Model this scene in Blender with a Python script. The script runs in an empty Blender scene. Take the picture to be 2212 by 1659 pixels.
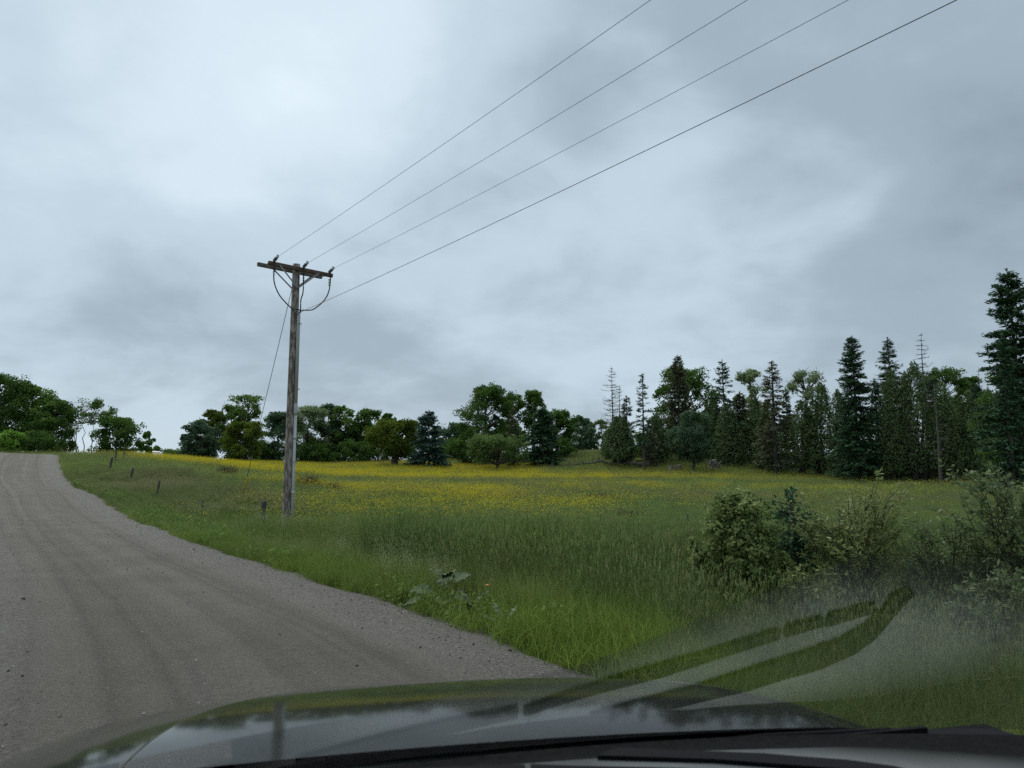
import bpy, math, random
import numpy as np
from mathutils import Vector

# ------------------------------------------------------------------ camera
F, CX, CY = 1598.5, 1106.0, 829.5          # focal length and centre for a 2212 x 1659 frame
PITCH = math.radians(7.39)
CP, SP = math.cos(PITCH), math.sin(PITCH)
CAMZ = 1.35
sc = bpy.context.scene
col = sc.collection
cam_data = bpy.data.cameras.new('camera')
cam = bpy.data.objects.new('camera', cam_data)
col.objects.link(cam)
cam.location = (0, 0, CAMZ)
cam.rotation_euler = (math.radians(90) + PITCH, 0, 0)
cam_data.sensor_width = 36.0
cam_data.lens = 36.0 * F / 2212.0
cam_data.clip_start = 0.02
cam_data.clip_end = 3000
cam_data.dof.use_dof = True
cam_data.dof.focus_distance = 25.0
cam_data.dof.aperture_fstop = 7.5
sc.camera = cam

# ------------------------------------------------------------------ sky, sun, exposure
SUN_EL, SUN_AZ = math.radians(58), math.radians(-28)
world = bpy.data.worlds.new('World')
sc.world = world
world.use_nodes = True


def nd(nt, t, **kw):
    n = nt.nodes.new(t)
    for k, v in kw.items():
        if k.startswith('i_'):
            n.inputs[k[2:].replace('_', ' ')].default_value = v
        elif k.startswith('n_'):
            n.inputs[int(k[2:])].default_value = v
        else:
            setattr(n, k, v)
    return n


def build_world():
    nt = world.node_tree
    nt.nodes.clear()
    L = nt.links.new
    out = nd(nt, 'ShaderNodeOutputWorld')
    sky = nd(nt, 'ShaderNodeTexSky', sky_type='NISHITA')
    sky.sun_disc = False
    sky.sun_elevation = SUN_EL
    sky.sun_rotation = SUN_AZ
    bg1 = nd(nt, 'ShaderNodeBackground', i_Strength=0.06)
    L(sky.outputs[0], bg1.inputs[0])
    tc = nd(nt, 'ShaderNodeTexCoord')
    sep = nd(nt, 'ShaderNodeSeparateXYZ')
    L(tc.outputs['Generated'], sep.inputs[0])

    def math_(op, a, b=None, c=None):
        n = nd(nt, 'ShaderNodeMath', operation=op)
        for k, v in enumerate((a, b, c)):
            if v is None:
                continue
            if isinstance(v, (int, float)):
                n.inputs[k].default_value = v
            else:
                L(v, n.inputs[k])
        return n.outputs[0]
    den = math_('ADD', math_('MAXIMUM', sep.outputs[2], 0.0), 0.34)
    px = math_('DIVIDE', sep.outputs[0], den)
    py = math_('DIVIDE', sep.outputs[1], den)
    cmb = nd(nt, 'ShaderNodeCombineXYZ')
    L(px, cmb.inputs[0]); L(py, cmb.inputs[1])

    def noise(scale, detail, rough, off, dist=0.0):
        m = nd(nt, 'ShaderNodeMapping')
        m.inputs['Location'].default_value = off
        L(cmb.outputs[0], m.inputs[0])
        n = nd(nt, 'ShaderNodeTexNoise')
        n.inputs['Scale'].default_value = scale
        n.inputs['Detail'].default_value = detail
        n.inputs['Roughness'].default_value = rough
        n.inputs['Distortion'].default_value = dist
        L(m.outputs[0], n.inputs['Vector'])
        return n.outputs[0]
    big = noise(SKY['s1'], 1.5, 0.45, SKY['o1'])
    mid = noise(SKY['s2'], 4, 0.5, SKY['o2'], 0.4)
    fine = noise(SKY['s3'], 5, 0.55, SKY['o3'], 0.3)
    v = math_('ADD', math_('MULTIPLY', math_('SUBTRACT', big, 0.5), SKY['a1']),
              math_('ADD', math_('MULTIPLY', math_('SUBTRACT', mid, 0.5), SKY['a2']),
                    math_('MULTIPLY', math_('SUBTRACT', fine, 0.5), SKY['a3'])))
    # broad banks of thinner and thicker cloud, each a soft cone of directions
    for (dx, dy, dz, tight, amp) in SKY['banks']:
        dvec = Vector((dx, dy, dz)).normalized()
        dot = nd(nt, 'ShaderNodeVectorMath', operation='DOT_PRODUCT')
        L(tc.outputs['Generated'], dot.inputs[0])
        dot.inputs[1].default_value = dvec
        e = math_('EXPONENT', math_('MULTIPLY', math_('SUBTRACT', dot.outputs['Value'], 1.0), tight))
        v = math_('ADD', v, math_('MULTIPLY', e, amp))
    v = math_('ADD', v, SKY['base'])
    ramp = nd(nt, 'ShaderNodeValToRGB')
    cr = ramp.color_ramp
    cr.interpolation = 'EASE'
    stops = SKY['stops']
    cr.elements[0].position, cr.elements[0].color = stops[0][0], (*stops[0][1], 1)
    cr.elements[1].position, cr.elements[1].color = stops[-1][0], (*stops[-1][1], 1)
    for p, c in stops[1:-1]:
        e = cr.elements.new(p)
        e.color = (*c, 1)
    L(v, ramp.inputs[0])
    bg2 = nd(nt, 'ShaderNodeBackground', i_Strength=1.0)
    L(ramp.outputs[0], bg2.inputs[0])
    mix = nd(nt, 'ShaderNodeMixShader')
    mix.inputs[0].default_value = 0.93
    L(bg1.outputs[0], mix.inputs[1]); L(bg2.outputs[0], mix.inputs[2])
    L(mix.outputs[0], out.inputs[0])


def dirpix(xd, yd):
    u, v = (xd - CX) / F, (CY - yd) / F
    return (u, CP - SP * v, SP + CP * v)


SKY = dict(s1=1.1, o1=(3.1, 1.7, 0), a1=0.35, s2=2.3, o2=(6.4, 2.2, 0), a2=0.46, s3=4.2, o3=(2.2, 0.3, 0), a3=0.30, base=0.475,
           banks=[(*dirpix(420, 330), 16, 0.30), (*dirpix(860, 60), 60, 0.22), (*dirpix(1130, 150), 70, -0.22),
                  (*dirpix(1600, 330), 14, -0.10), (*dirpix(1500, 560), 45, 0.16), (*dirpix(2130, 430), 60, -0.18),
                  (*dirpix(520, 790), 40, -0.22), (*dirpix(1000, 820), 60, -0.10), (*dirpix(340, 930), 300, 0.14)],
           stops=[(0.0, (0.143, 0.183, 0.223)), (0.33, (0.242, 0.301, 0.350)), (0.58, (0.372, 0.453, 0.515)), (0.78, (0.471, 0.555, 0.614)), (1.0, (0.558, 0.639, 0.688))])
build_world()

sun_data = bpy.data.lights.new('sun', 'SUN')
sun_data.energy = 1.5
sun_data.angle = math.radians(50)
sun_data.color = (1.0, 0.97, 0.93)
sun = bpy.data.objects.new('sun', sun_data)
col.objects.link(sun)
sd = Vector((math.sin(SUN_AZ) * math.cos(SUN_EL), math.cos(SUN_AZ) * math.cos(SUN_EL), math.sin(SUN_EL)))
sun.rotation_euler = (-sd).to_track_quat('-Z', 'Y').to_euler()
sun.location = (0, 0, 60)

sc.view_settings.view_transform = 'Standard'
sc.view_settings.look = 'None'
sc.view_settings.exposure = 0.75
sc.view_settings.gamma = 1.0
sc.view_settings.use_curve_mapping = False
sc.render.engine = 'CYCLES'
sc.cycles.use_denoising = False
sc.cycles.use_adaptive_sampling = True
sc.cycles.adaptive_threshold = 0.012
sc.cycles.use_light_tree = False
sc.cycles.max_bounces = 5
sc.cycles.diffuse_bounces = 2
sc.cycles.glossy_bounces = 3
sc.cycles.transmission_bounces = 4
sc.cycles.transparent_max_bounces = 12
sc.cycles.sample_clamp_indirect = 3.0
sc.render.use_persistent_data = False

# ------------------------------------------------------------------ helpers
RNG = np.random.default_rng(11)


def ray(xd, yd):
    return np.array(dirpix(xd, yd))


def pt(xd, yd, d):
    r = ray(xd, yd)
    k = d / r[1]
    return np.array([r[0] * k, d, CAMZ + r[2] * k])


class Soup:
    """collects vertices, faces and one value per vertex, then becomes ONE mesh"""
    def __init__(s):
        s.v, s.f, s.a, s.n = [], [], [], 0

    def add(s, V, Fc, a=0.5):
        V = np.asarray(V, float).reshape(-1, 3)
        s.v.append(V)
        for fc in (Fc if isinstance(Fc, list) else [Fc]):
            s.f.append(np.asarray(fc, int) + s.n)
        s.a.append(np.full(len(V), a) if np.isscalar(a) else np.asarray(a, float))
        s.n += len(V)
        return s

    def mesh(s, name, mat, smooth=False):
        V = np.concatenate(s.v)
        m = bpy.data.meshes.new(name)
        m.vertices.add(len(V))
        m.vertices.foreach_set('co', V.astype(np.float32).ravel())
        loops = np.concatenate([f.ravel() for f in s.f])
        counts = np.concatenate([np.full(len(f), f.shape[1]) for f in s.f])
        m.loops.add(len(loops))
        m.loops.foreach_set('vertex_index', loops.astype(np.int32))
        m.polygons.add(len(counts))
        st = np.concatenate([[0], np.cumsum(counts)[:-1]])
        m.polygons.foreach_set('loop_start', st.astype(np.int32))
        m.polygons.foreach_set('loop_total', counts.astype(np.int32))
        m.polygons.foreach_set('use_smooth', np.full(len(counts), bool(smooth)))
        at = m.attributes.new('var', 'FLOAT', 'POINT')
        at.data.foreach_set('value', np.concatenate(s.a).astype(np.float32))
        m.update(calc_edges=True)
        if mat is not None:
            m.materials.append(mat)
        return m


def obj(name, mesh, parent=None, loc=None, rot=None):
    o = bpy.data.objects.new(name, mesh)
    col.objects.link(o)
    if parent is not None:
        o.parent = parent
    if loc is not None:
        o.location = [float(q) for q in loc]
    if rot is not None:
        o.rotation_euler = rot
    return o


def tag(o, label=None, cat=None, group=None, kind=None):
    for k, v in (('label', label), ('category', cat), ('group', group), ('kind', kind)):
        if v:
            o[k] = v
    return o


def empty(name, loc, label, cat, group=None, rz=0.0):
    o = bpy.data.objects.new(name, None)
    o.empty_display_size = 0.2
    col.objects.link(o)
    o.location = [float(q) for q in loc]
    o.rotation_euler = (0, 0, rz)
    return tag(o, label, cat, group)


def unit(v):
    v = np.asarray(v, float)
    return v / np.maximum(np.linalg.norm(v, axis=-1, keepdims=True), 1e-9)


def tube(path, rad, sides=6, cap=True):
    """(verts, [quads, tris]) of a tube along a path"""
    P = np.asarray(path, float)
    R = np.full(len(P), rad) if np.isscalar(rad) else np.asarray(rad, float)
    T = unit(np.gradient(P, axis=0))
    ref = np.array([0, 0, 1.0]) if abs(T[:, 2]).mean() < 0.9 else np.array([1.0, 0, 0])
    A = unit(np.cross(T, ref)); B = np.cross(T, A)
    th = np.linspace(0, 2 * np.pi, sides, endpoint=False)
    V = (P[:, None] + R[:, None, None] * (np.cos(th)[None, :, None] * A[:, None] + np.sin(th)[None, :, None] * B[:, None])).reshape(-1, 3)
    i = np.arange(len(P) - 1)[:, None] * sides
    j = np.arange(sides)[None]
    k = (j + 1) % sides
    Q = np.stack([i + j, i + k, i + sides + k, i + sides + j], -1).reshape(-1, 4)
    fs = [Q]
    if cap:
        fs += [np.arange(sides)[::-1][None], (np.arange(sides) + (len(P) - 1) * sides)[None]]
    return V, fs


def box(c, size, ax=None):
    """oriented box: centre, size, 3x3 axes rows"""
    s = np.array([[x, y, z] for x in (-.5, .5) for y in (-.5, .5) for z in (-.5, .5)]) * np.asarray(size)
    if ax is not None:
        s = s @ np.asarray(ax)
    f = np.array([[0, 1, 3, 2], [4, 6, 7, 5], [0, 4, 5, 1], [2, 3, 7, 6], [0, 2, 6, 4], [1, 5, 7, 3]])
    return s + np.asarray(c), f


def cards(C, N, L, W, T=None, rng=RNG):
    """diamond leaves: centres, normals, lengths, widths, optional directions"""
    n = len(C)
    N = unit(N)
    if T is None:
        T = rng.normal(size=(n, 3))
    T = unit(T - N * (T * N).sum(1, keepdims=True))
    B = np.cross(N, T)
    L = np.broadcast_to(L, (n,))[:, None]; W = np.broadcast_to(W, (n,))[:, None]
    V = np.stack([C - T * L / 2, C + B * W / 2 + T * L * .08, C + T * L / 2, C - B * W / 2 + T * L * .08], 1).reshape(-1, 3)
    return V, np.arange(4 * n).reshape(n, 4)


# ------------------------------------------------------------------ materials
def mat(name):
    m = bpy.data.materials.new(name)
    m.use_nodes = True
    nt = m.node_tree
    nt.nodes.clear()
    out = nd(nt, 'ShaderNodeOutputMaterial')
    return m, nt, out


def ramp_node(nt, stops):
    r = nd(nt, 'ShaderNodeValToRGB')
    e = r.color_ramp.elements
    e[0].position, e[0].color = stops[0][0], (*stops[0][1], 1)
    e[1].position, e[1].color = stops[-1][0], (*stops[-1][1], 1)
    for p, c in stops[1:-1]:
        q = e.new(p)
        q.color = (*c, 1)
    return r


def leaf_mat(name, c1, c2, trans=0.38, inst=False, c3=None, gloss=0.0):
    """leaf colour varies from leaf to leaf ('var'); c3 is reached with the clump's own 'tint'"""
    m, nt, out = mat(name)
    L = nt.links.new
    a = nd(nt, 'ShaderNodeAttribute', attribute_name='var')
    r = ramp_node(nt, [(0.0, c1), (1.0, c2)])
    L(a.outputs['Fac'], r.inputs[0])
    cout = r.outputs[0]
    if inst:
        b = nd(nt, 'ShaderNodeAttribute', attribute_name='tint', attribute_type='INSTANCER')
        mx = nd(nt, 'ShaderNodeMix', data_type='RGBA')
        L(b.outputs['Fac'], mx.inputs[0]); L(cout, mx.inputs[6])
        mx.inputs[7].default_value = (*(c3 or c2), 1)
        cout = mx.outputs[2]
    d = nd(nt, 'ShaderNodeBsdfDiffuse')
    t = nd(nt, 'ShaderNodeBsdfTranslucent')
    L(cout, d.inputs[0]); L(cout, t.inputs[0])
    mix = nd(nt, 'ShaderNodeMixShader')
    mix.inputs[0].default_value = trans
    L(d.outputs[0], mix.inputs[1]); L(t.outputs[0], mix.inputs[2])
    last = mix
    if gloss:
        g = nd(nt, 'ShaderNodeBsdfGlossy', i_Roughness=0.35)
        g.inputs[0].default_value = (1, 1, 1, 1)
        m2 = nd(nt, 'ShaderNodeMixShader')
        m2.inputs[0].default_value = gloss
        L(mix.outputs[0], m2.inputs[1]); L(g.outputs[0], m2.inputs[2])
        last = m2
    L(last.outputs[0], out.inputs[0])
    return m


def solid(name, c, rough=0.6, c2=None, scale=8.0, bump=0.0, metal=0.0, spec=0.5, stretch=(1, 1, 1), coat=0.0, stops=(0.35, 0.65)):
    """one colour, or two in a noise, with optional bump"""
    m, nt, out = mat(name)
    L = nt.links.new
    p = nd(nt, 'ShaderNodeBsdfPrincipled')
    p.inputs['Base Color'].default_value = (*c, 1)
    p.inputs['Roughness'].default_value = rough
    p.inputs['Metallic'].default_value = metal
    p.inputs['Specular IOR Level'].default_value = spec
    p.inputs['Coat Weight'].default_value = coat
    p.inputs['Coat Roughness'].default_value = 0.03
    if c2 is not None or bump:
        tc = nd(nt, 'ShaderNodeTexCoord')
        mp = nd(nt, 'ShaderNodeMapping')
        mp.inputs['Scale'].default_value = stretch
        L(tc.outputs['Object'], mp.inputs[0])
        n = nd(nt, 'ShaderNodeTexNoise')
        n.inputs['Scale'].default_value = scale
        n.inputs['Detail'].default_value = 6
        n.inputs['Roughness'].default_value = 0.6
        L(mp.outputs[0], n.inputs['Vector'])
        if c2 is not None:
            r = ramp_node(nt, [(stops[0], c), (stops[1], c2)])
            L(n.outputs[0], r.inputs[0]); L(r.outputs[0], p.inputs['Base Color'])
        if bump:
            b = nd(nt, 'ShaderNodeBump', i_Strength=bump, i_Distance=0.02)
            L(n.outputs[0], b.inputs['Height']); L(b.outputs[0], p.inputs['Normal'])
    L(p.outputs[0], out.inputs[0])
    return m


M = {}
M['bark'] = solid('bark', (0.045, 0.038, 0.032), 0.9, (0.10, 0.085, 0.07), 3.0, 0.6, stretch=(4, 4, 1))
M['bark_grey'] = solid('bark_grey', (0.10, 0.095, 0.09), 0.9, (0.20, 0.19, 0.18), 3.0, 0.5, stretch=(4, 4, 1))
M['dead_wood'] = solid('dead_wood', (0.075, 0.065, 0.058), 0.9, (0.13, 0.115, 0.105), 5.0, 0.4)
M['silver_wood'] = solid('silver_wood', (0.13, 0.115, 0.10), 0.9, (0.26, 0.24, 0.21), 4.0, 0.5)
M['leaf_dark'] = leaf_mat('leaf_dark', (0.050, 0.104, 0.028), (0.127, 0.218, 0.050))
M['leaf_mid'] = leaf_mat('leaf_mid', (0.074, 0.143, 0.033), (0.173, 0.289, 0.063))
M['leaf_yellow'] = leaf_mat('leaf_yellow', (0.075, 0.115, 0.018), (0.165, 0.215, 0.040))
M['leaf_bright'] = leaf_mat('leaf_bright', (0.127, 0.255, 0.041), (0.255, 0.415, 0.081))
M['leaf_pale'] = leaf_mat('leaf_pale', (0.162, 0.231, 0.104), (0.300, 0.381, 0.184))
M['leaf_blue'] = leaf_mat('leaf_blue', (0.063, 0.116, 0.063), (0.138, 0.218, 0.116))
M['leaf_apple'] = leaf_mat('leaf_apple', (0.085, 0.145, 0.045), (0.175, 0.26, 0.085))
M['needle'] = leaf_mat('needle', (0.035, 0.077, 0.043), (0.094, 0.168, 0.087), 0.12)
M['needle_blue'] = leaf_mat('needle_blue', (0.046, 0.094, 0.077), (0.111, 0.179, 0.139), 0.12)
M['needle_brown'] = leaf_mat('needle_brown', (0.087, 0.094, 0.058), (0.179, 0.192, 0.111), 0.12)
M['cedar'] = leaf_mat('cedar', (0.058, 0.094, 0.042), (0.151, 0.203, 0.081), 0.12)

# ------------------------------------------------------------------ terrain
EDGE = [(26, -34), (14.6, -15.8), (8.2, -6.1), (4.0, 0.25), (0.71, 5.1), (0.0, 6.45), (-1.4, 8.5), (-3.3, 11.3), (-5.5, 14.3), (-9.3, 19.7), (-13.8, 26.0),
        (-18.9, 33), (-24.0, 40), (-29.9, 49), (-34.2, 56), (-38.5, 60.5), (-46, 64.5), (-58, 67.5), (-78, 70), (-110, 72)]
ROAD_W = 6.6


def catmull(P, n=12):
    P = np.asarray(P, float)
    Q = np.vstack([2 * P[0] - P[1], P, 2 * P[-1] - P[-2]])
    out = []
    for i in range(1, len(Q) - 2):
        t = np.linspace(0, 1, n, endpoint=False)[:, None]
        p0, p1, p2, p3 = Q[i - 1:i + 3]
        out.append(0.5 * (2 * p1 + (p2 - p0) * t + (2 * p0 - 5 * p1 + 4 * p2 - p3) * t ** 2 + (3 * p1 - p0 - 3 * p2 + p3) * t ** 3))
    return np.vstack(out + [P[-1:]])


def resample(P, step):
    s = np.concatenate([[0], np.cumsum(np.linalg.norm(np.diff(P, axis=0), axis=1))])
    t = np.arange(0, s[-1], step)
    return np.stack([np.interp(t, s, P[:, k]) for k in range(P.shape[1])], 1), t


EDGE_S, EDGE_T = resample(catmull(EDGE), 0.4)
# soften kinks
for _ in range(30):
    EDGE_S[1:-1] = 0.25 * EDGE_S[:-2] + 0.5 * EDGE_S[1:-1] + 0.25 * EDGE_S[2:]
E_TAN = unit(np.gradient(EDGE_S, axis=0))
E_NR = np.stack([E_TAN[:, 1], -E_TAN[:, 0]], 1)       # to the right of travel: away from the road


def road_out(x, y):
    """distance outside the road's right edge (negative on the road)"""
    p = np.stack([np.ravel(x), np.ravel(y)], 1)
    res = np.empty(len(p))
    for a in range(0, len(p), 20000):
        q = p[a:a + 20000]
        d2 = ((q[:, None] - EDGE_S[None]) ** 2).sum(2)
        i = d2.argmin(1)
        res[a:a + 20000] = ((q - EDGE_S[i]) * E_NR[i]).sum(1)
    return res.reshape(np.shape(x))


CTRL = []
for (x, y), z in zip(EDGE, [-0.6, -0.2, 0, 0, 0, 0, 0, 0.0, 0.02, 0.10, 0.36, 0.90, 1.52, 2.50, 3.17, 3.35, 3.6, 3.9, 4.2, 4.5]):
    CTRL.append((x, y, z))
for (x, y), z in zip(EDGE[:16:2], [-0.5, 0, 0, 0, 0.02, 0.40, 1.6, 3.25]):
    CTRL.append((x - 6.5, y - 4.5, z))
    CTRL.append((x - 14, y - 9.5, z + 0.1))
for (xd, yd, d) in [(250, 988, 59), (333, 994, 62), (150, 984, 61), (400, 999, 74), (480, 1003, 90), (600, 1006, 105), (700, 1003, 115), (860, 1010, 95), (925, 1014, 92),
                    (1000, 1008, 105), (1170, 1012, 90), (1215, 1001, 100), (1262, 981, 112), (1310, 977, 116), (1345, 985, 108), (1330, 1003, 85), (1393, 1018, 80), (1500, 1020, 78),
                    (1570, 1000, 86), (1683, 1028, 76), (1770, 1032, 76), (1885, 1045, 66), (2030, 1056, 62), (2160, 994, 74), (2150, 1050, 50), (2300, 1060, 45),
                    (400, 1036, 40), (400, 1006, 56), (330, 1060, 37), (480, 1070, 32), (560, 1030, 52),
                    (620, 1146, 22.6), (700, 1092, 30), (700, 1056, 42), (700, 1030, 65), (700, 1012, 92),
                    (1100, 1150, 20), (1100, 1080, 34), (1100, 1048, 55), (1100, 1027, 80),
                    (1500, 1150, 20), (1500, 1085, 34), (1500, 1046, 58), (1900, 1150, 20), (1900, 1092, 34), (1900, 1066, 50), (2250, 1150, 20), (2250, 1100, 30)]:
    CTRL.append(tuple(pt(xd, yd, d)))
for (x, y, z) in [(3.2, 5.0, -0.12), (1.5, 8, -0.15), (6, 8, -0.2), (0, 12, -0.12), (7, 13, -0.15), (12, 10, -0.2), (-3, 16, -0.08), (12, 2, -0.15), (20, 0, -0.2), (18, -20, -0.3), (0, -30, -0.3),
                  (-20, -10, 0.1), (-40, 10, 0.8), (-40, 30, 1.6), (-70, 40, 2.6), (-70, 90, 4.4), (-47, 85, 3.3), (-39, 80, 3.2), (-46, 96, 3.5), (-32, 110, 2.8), (-60, 130, 2.6), (-10, 150, 3.0), (15, 150, 5.2), (30, 140, 4.6),
                  (60, 120, 3.0), (80, 80, 2.5), (60, 50, 1.2), (60, 10, 0.2), (70, -40, -0.5), (-70, -50, -0.2), (-150, 60, 2.5), (-150, 170, 1.0), (0, 220, 0), (100, 190, 0), (160, 100, 0.5), (160, -60, -1), (0, -160, -1.5), (-160, -60, -0.5)]:
    CTRL.append((x, y, z))
CTRL = np.array(CTRL)


def tps_kernel(d2):
    return np.where(d2 > 1e-9, 0.5 * d2 * np.log(np.maximum(d2, 1e-9)), 0.0)


def _solve():
    n = len(CTRL)
    X = CTRL[:, :2] / 50.0
    K = tps_kernel(((X[:, None] - X[None]) ** 2).sum(2)) + np.eye(n) * 2e-4
    Pm = np.hstack([np.ones((n, 1)), X])
    A = np.block([[K, Pm], [Pm.T, np.zeros((3, 3))]])
    return np.linalg.solve(A, np.concatenate([CTRL[:, 2], np.zeros(3)])), X


TPS_W, TPS_X = _solve()


def base_z(x, y):
    sh = np.shape(x)
    q = np.stack([np.ravel(x), np.ravel(y)], 1).astype(float)
    r = np.hypot(q[:, 0], q[:, 1])
    k = np.minimum(1.0, 190.0 / np.maximum(r, 1e-6))[:, None]
    qs = q * k / 50.0
    z = np.empty(len(q))
    for a in range(0, len(q), 20000):
        b = qs[a:a + 20000]
        z[a:a + 20000] = tps_kernel(((b[:, None] - TPS_X[None]) ** 2).sum(2)) @ TPS_W[:-3] + TPS_W[-3] + b @ TPS_W[-2:]
    fade = np.clip((r - 190) / 250, 0, 1)
    return (z * (1 - fade) - 4 * fade).reshape(sh)


def lumps(x, y):
    return 0.05 * np.sin(x * 0.9 + 1.3 * np.sin(y * 0.55)) * np.sin(y * 0.8 + 0.7) + 0.03 * np.sin(2.1 * x + y) * np.sin(1.7 * y - x * .6)


def ground_z(x, y):
    x = np.asarray(x, float); y = np.asarray(y, float)
    o = road_out(x, y)
    on = np.clip((-o) / 0.5, 0, 1) * np.clip((ROAD_W + o) / 0.5, 0, 1)
    off = np.clip(o / 2.0, 0, 1) + np.clip((-o - ROAD_W) / 2.0, 0, 1)
    return base_z(x, y) - 0.14 * on + lumps(x, y) * off


def gz(x, y):
    return float(ground_z(np.array([x]), np.array([y]))[0])


def road_z(x, y):
    o = -road_out(x, y)                       # metres in from the right edge
    z = base_z(x, y)
    crown = 0.07 * (1 - ((o - ROAD_W / 2) / (ROAD_W / 2)) ** 2)
    rut = sum(-0.018 * np.exp(-((o - c) / 0.24) ** 2) for c in (0.95, 2.5, 3.9, 5.4))
    berm = 0.03 * np.exp(-((o - 0.35) / 0.25) ** 2) + 0.02 * np.exp(-((o - 3.2) / 0.3) ** 2)
    return z + crown + rut + berm + 0.012 * np.sin(x * 2.7 + y * 1.1) * np.sin(y * 1.9 - x * .8)


def grid_mesh(name, xs, ys, zf, material):
    X, Y = np.meshgrid(xs, ys)
    Z = zf(X, Y)
    nx, ny = len(xs), len(ys)
    i = np.arange(ny - 1)[:, None] * nx
    j = np.arange(nx - 1)[None]
    Q = np.stack([i + j, i + j + 1, i + nx + j + 1, i + nx + j], -1).reshape(-1, 4)
    s = Soup().add(np.stack([X, Y, Z], -1).reshape(-1, 3), Q)
    return s.mesh(name, material, True)


def ground_mat():
    m, nt, out = mat('meadow_soil')
    L = nt.links.new
    tc = nd(nt, 'ShaderNodeTexCoord')
    n1 = nd(nt, 'ShaderNodeTexNoise', i_Scale=0.09, i_Detail=5.0)
    n2 = nd(nt, 'ShaderNodeTexNoise', i_Scale=2.3, i_Detail=8.0)
    L(tc.outputs['Object'], n1.inputs['Vector']); L(tc.outputs['Object'], n2.inputs['Vector'])
    r1 = ramp_node(nt, [(0.3, (0.06, 0.085, 0.022)), (0.7, (0.105, 0.125, 0.035))])
    r2 = ramp_node(nt, [(0.3, (0.045, 0.06, 0.018)), (0.7, (0.11, 0.125, 0.04))])
    L(n1.outputs[0], r1.inputs[0]); L(n2.outputs[0], r2.inputs[0])
    mx = nd(nt, 'ShaderNodeMix', data_type='RGBA')
    mx.inputs[0].default_value = 0.5
    L(r1.outputs[0], mx.inputs[6]); L(r2.outputs[0], mx.inputs[7])
    p = nd(nt, 'ShaderNodeBsdfPrincipled', i_Roughness=1.0)
    p.inputs['Specular IOR Level'].default_value = 0.0
    b = nd(nt, 'ShaderNodeBump', i_Strength=0.8, i_Distance=0.1)
    L(n2.outputs[0], b.inputs['Height']); L(b.outputs[0], p.inputs['Normal'])
    L(mx.outputs[2], p.inputs['Base Color'])
    L(p.outputs[0], out.inputs[0])
    return m


def stretch_axis(near, far, n, k):
    t = np.linspace(-1, 1, n)
    return np.sinh(t * k) / math.sinh(k) * far


xs = stretch_axis(0, 1500, 260, 6.2)
ys = stretch_axis(0, 1500, 260, 6.2) + 18
ground = obj('ground', grid_mesh('ground', xs, ys, ground_z, ground_mat()))
tag(ground, kind='structure')


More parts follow.
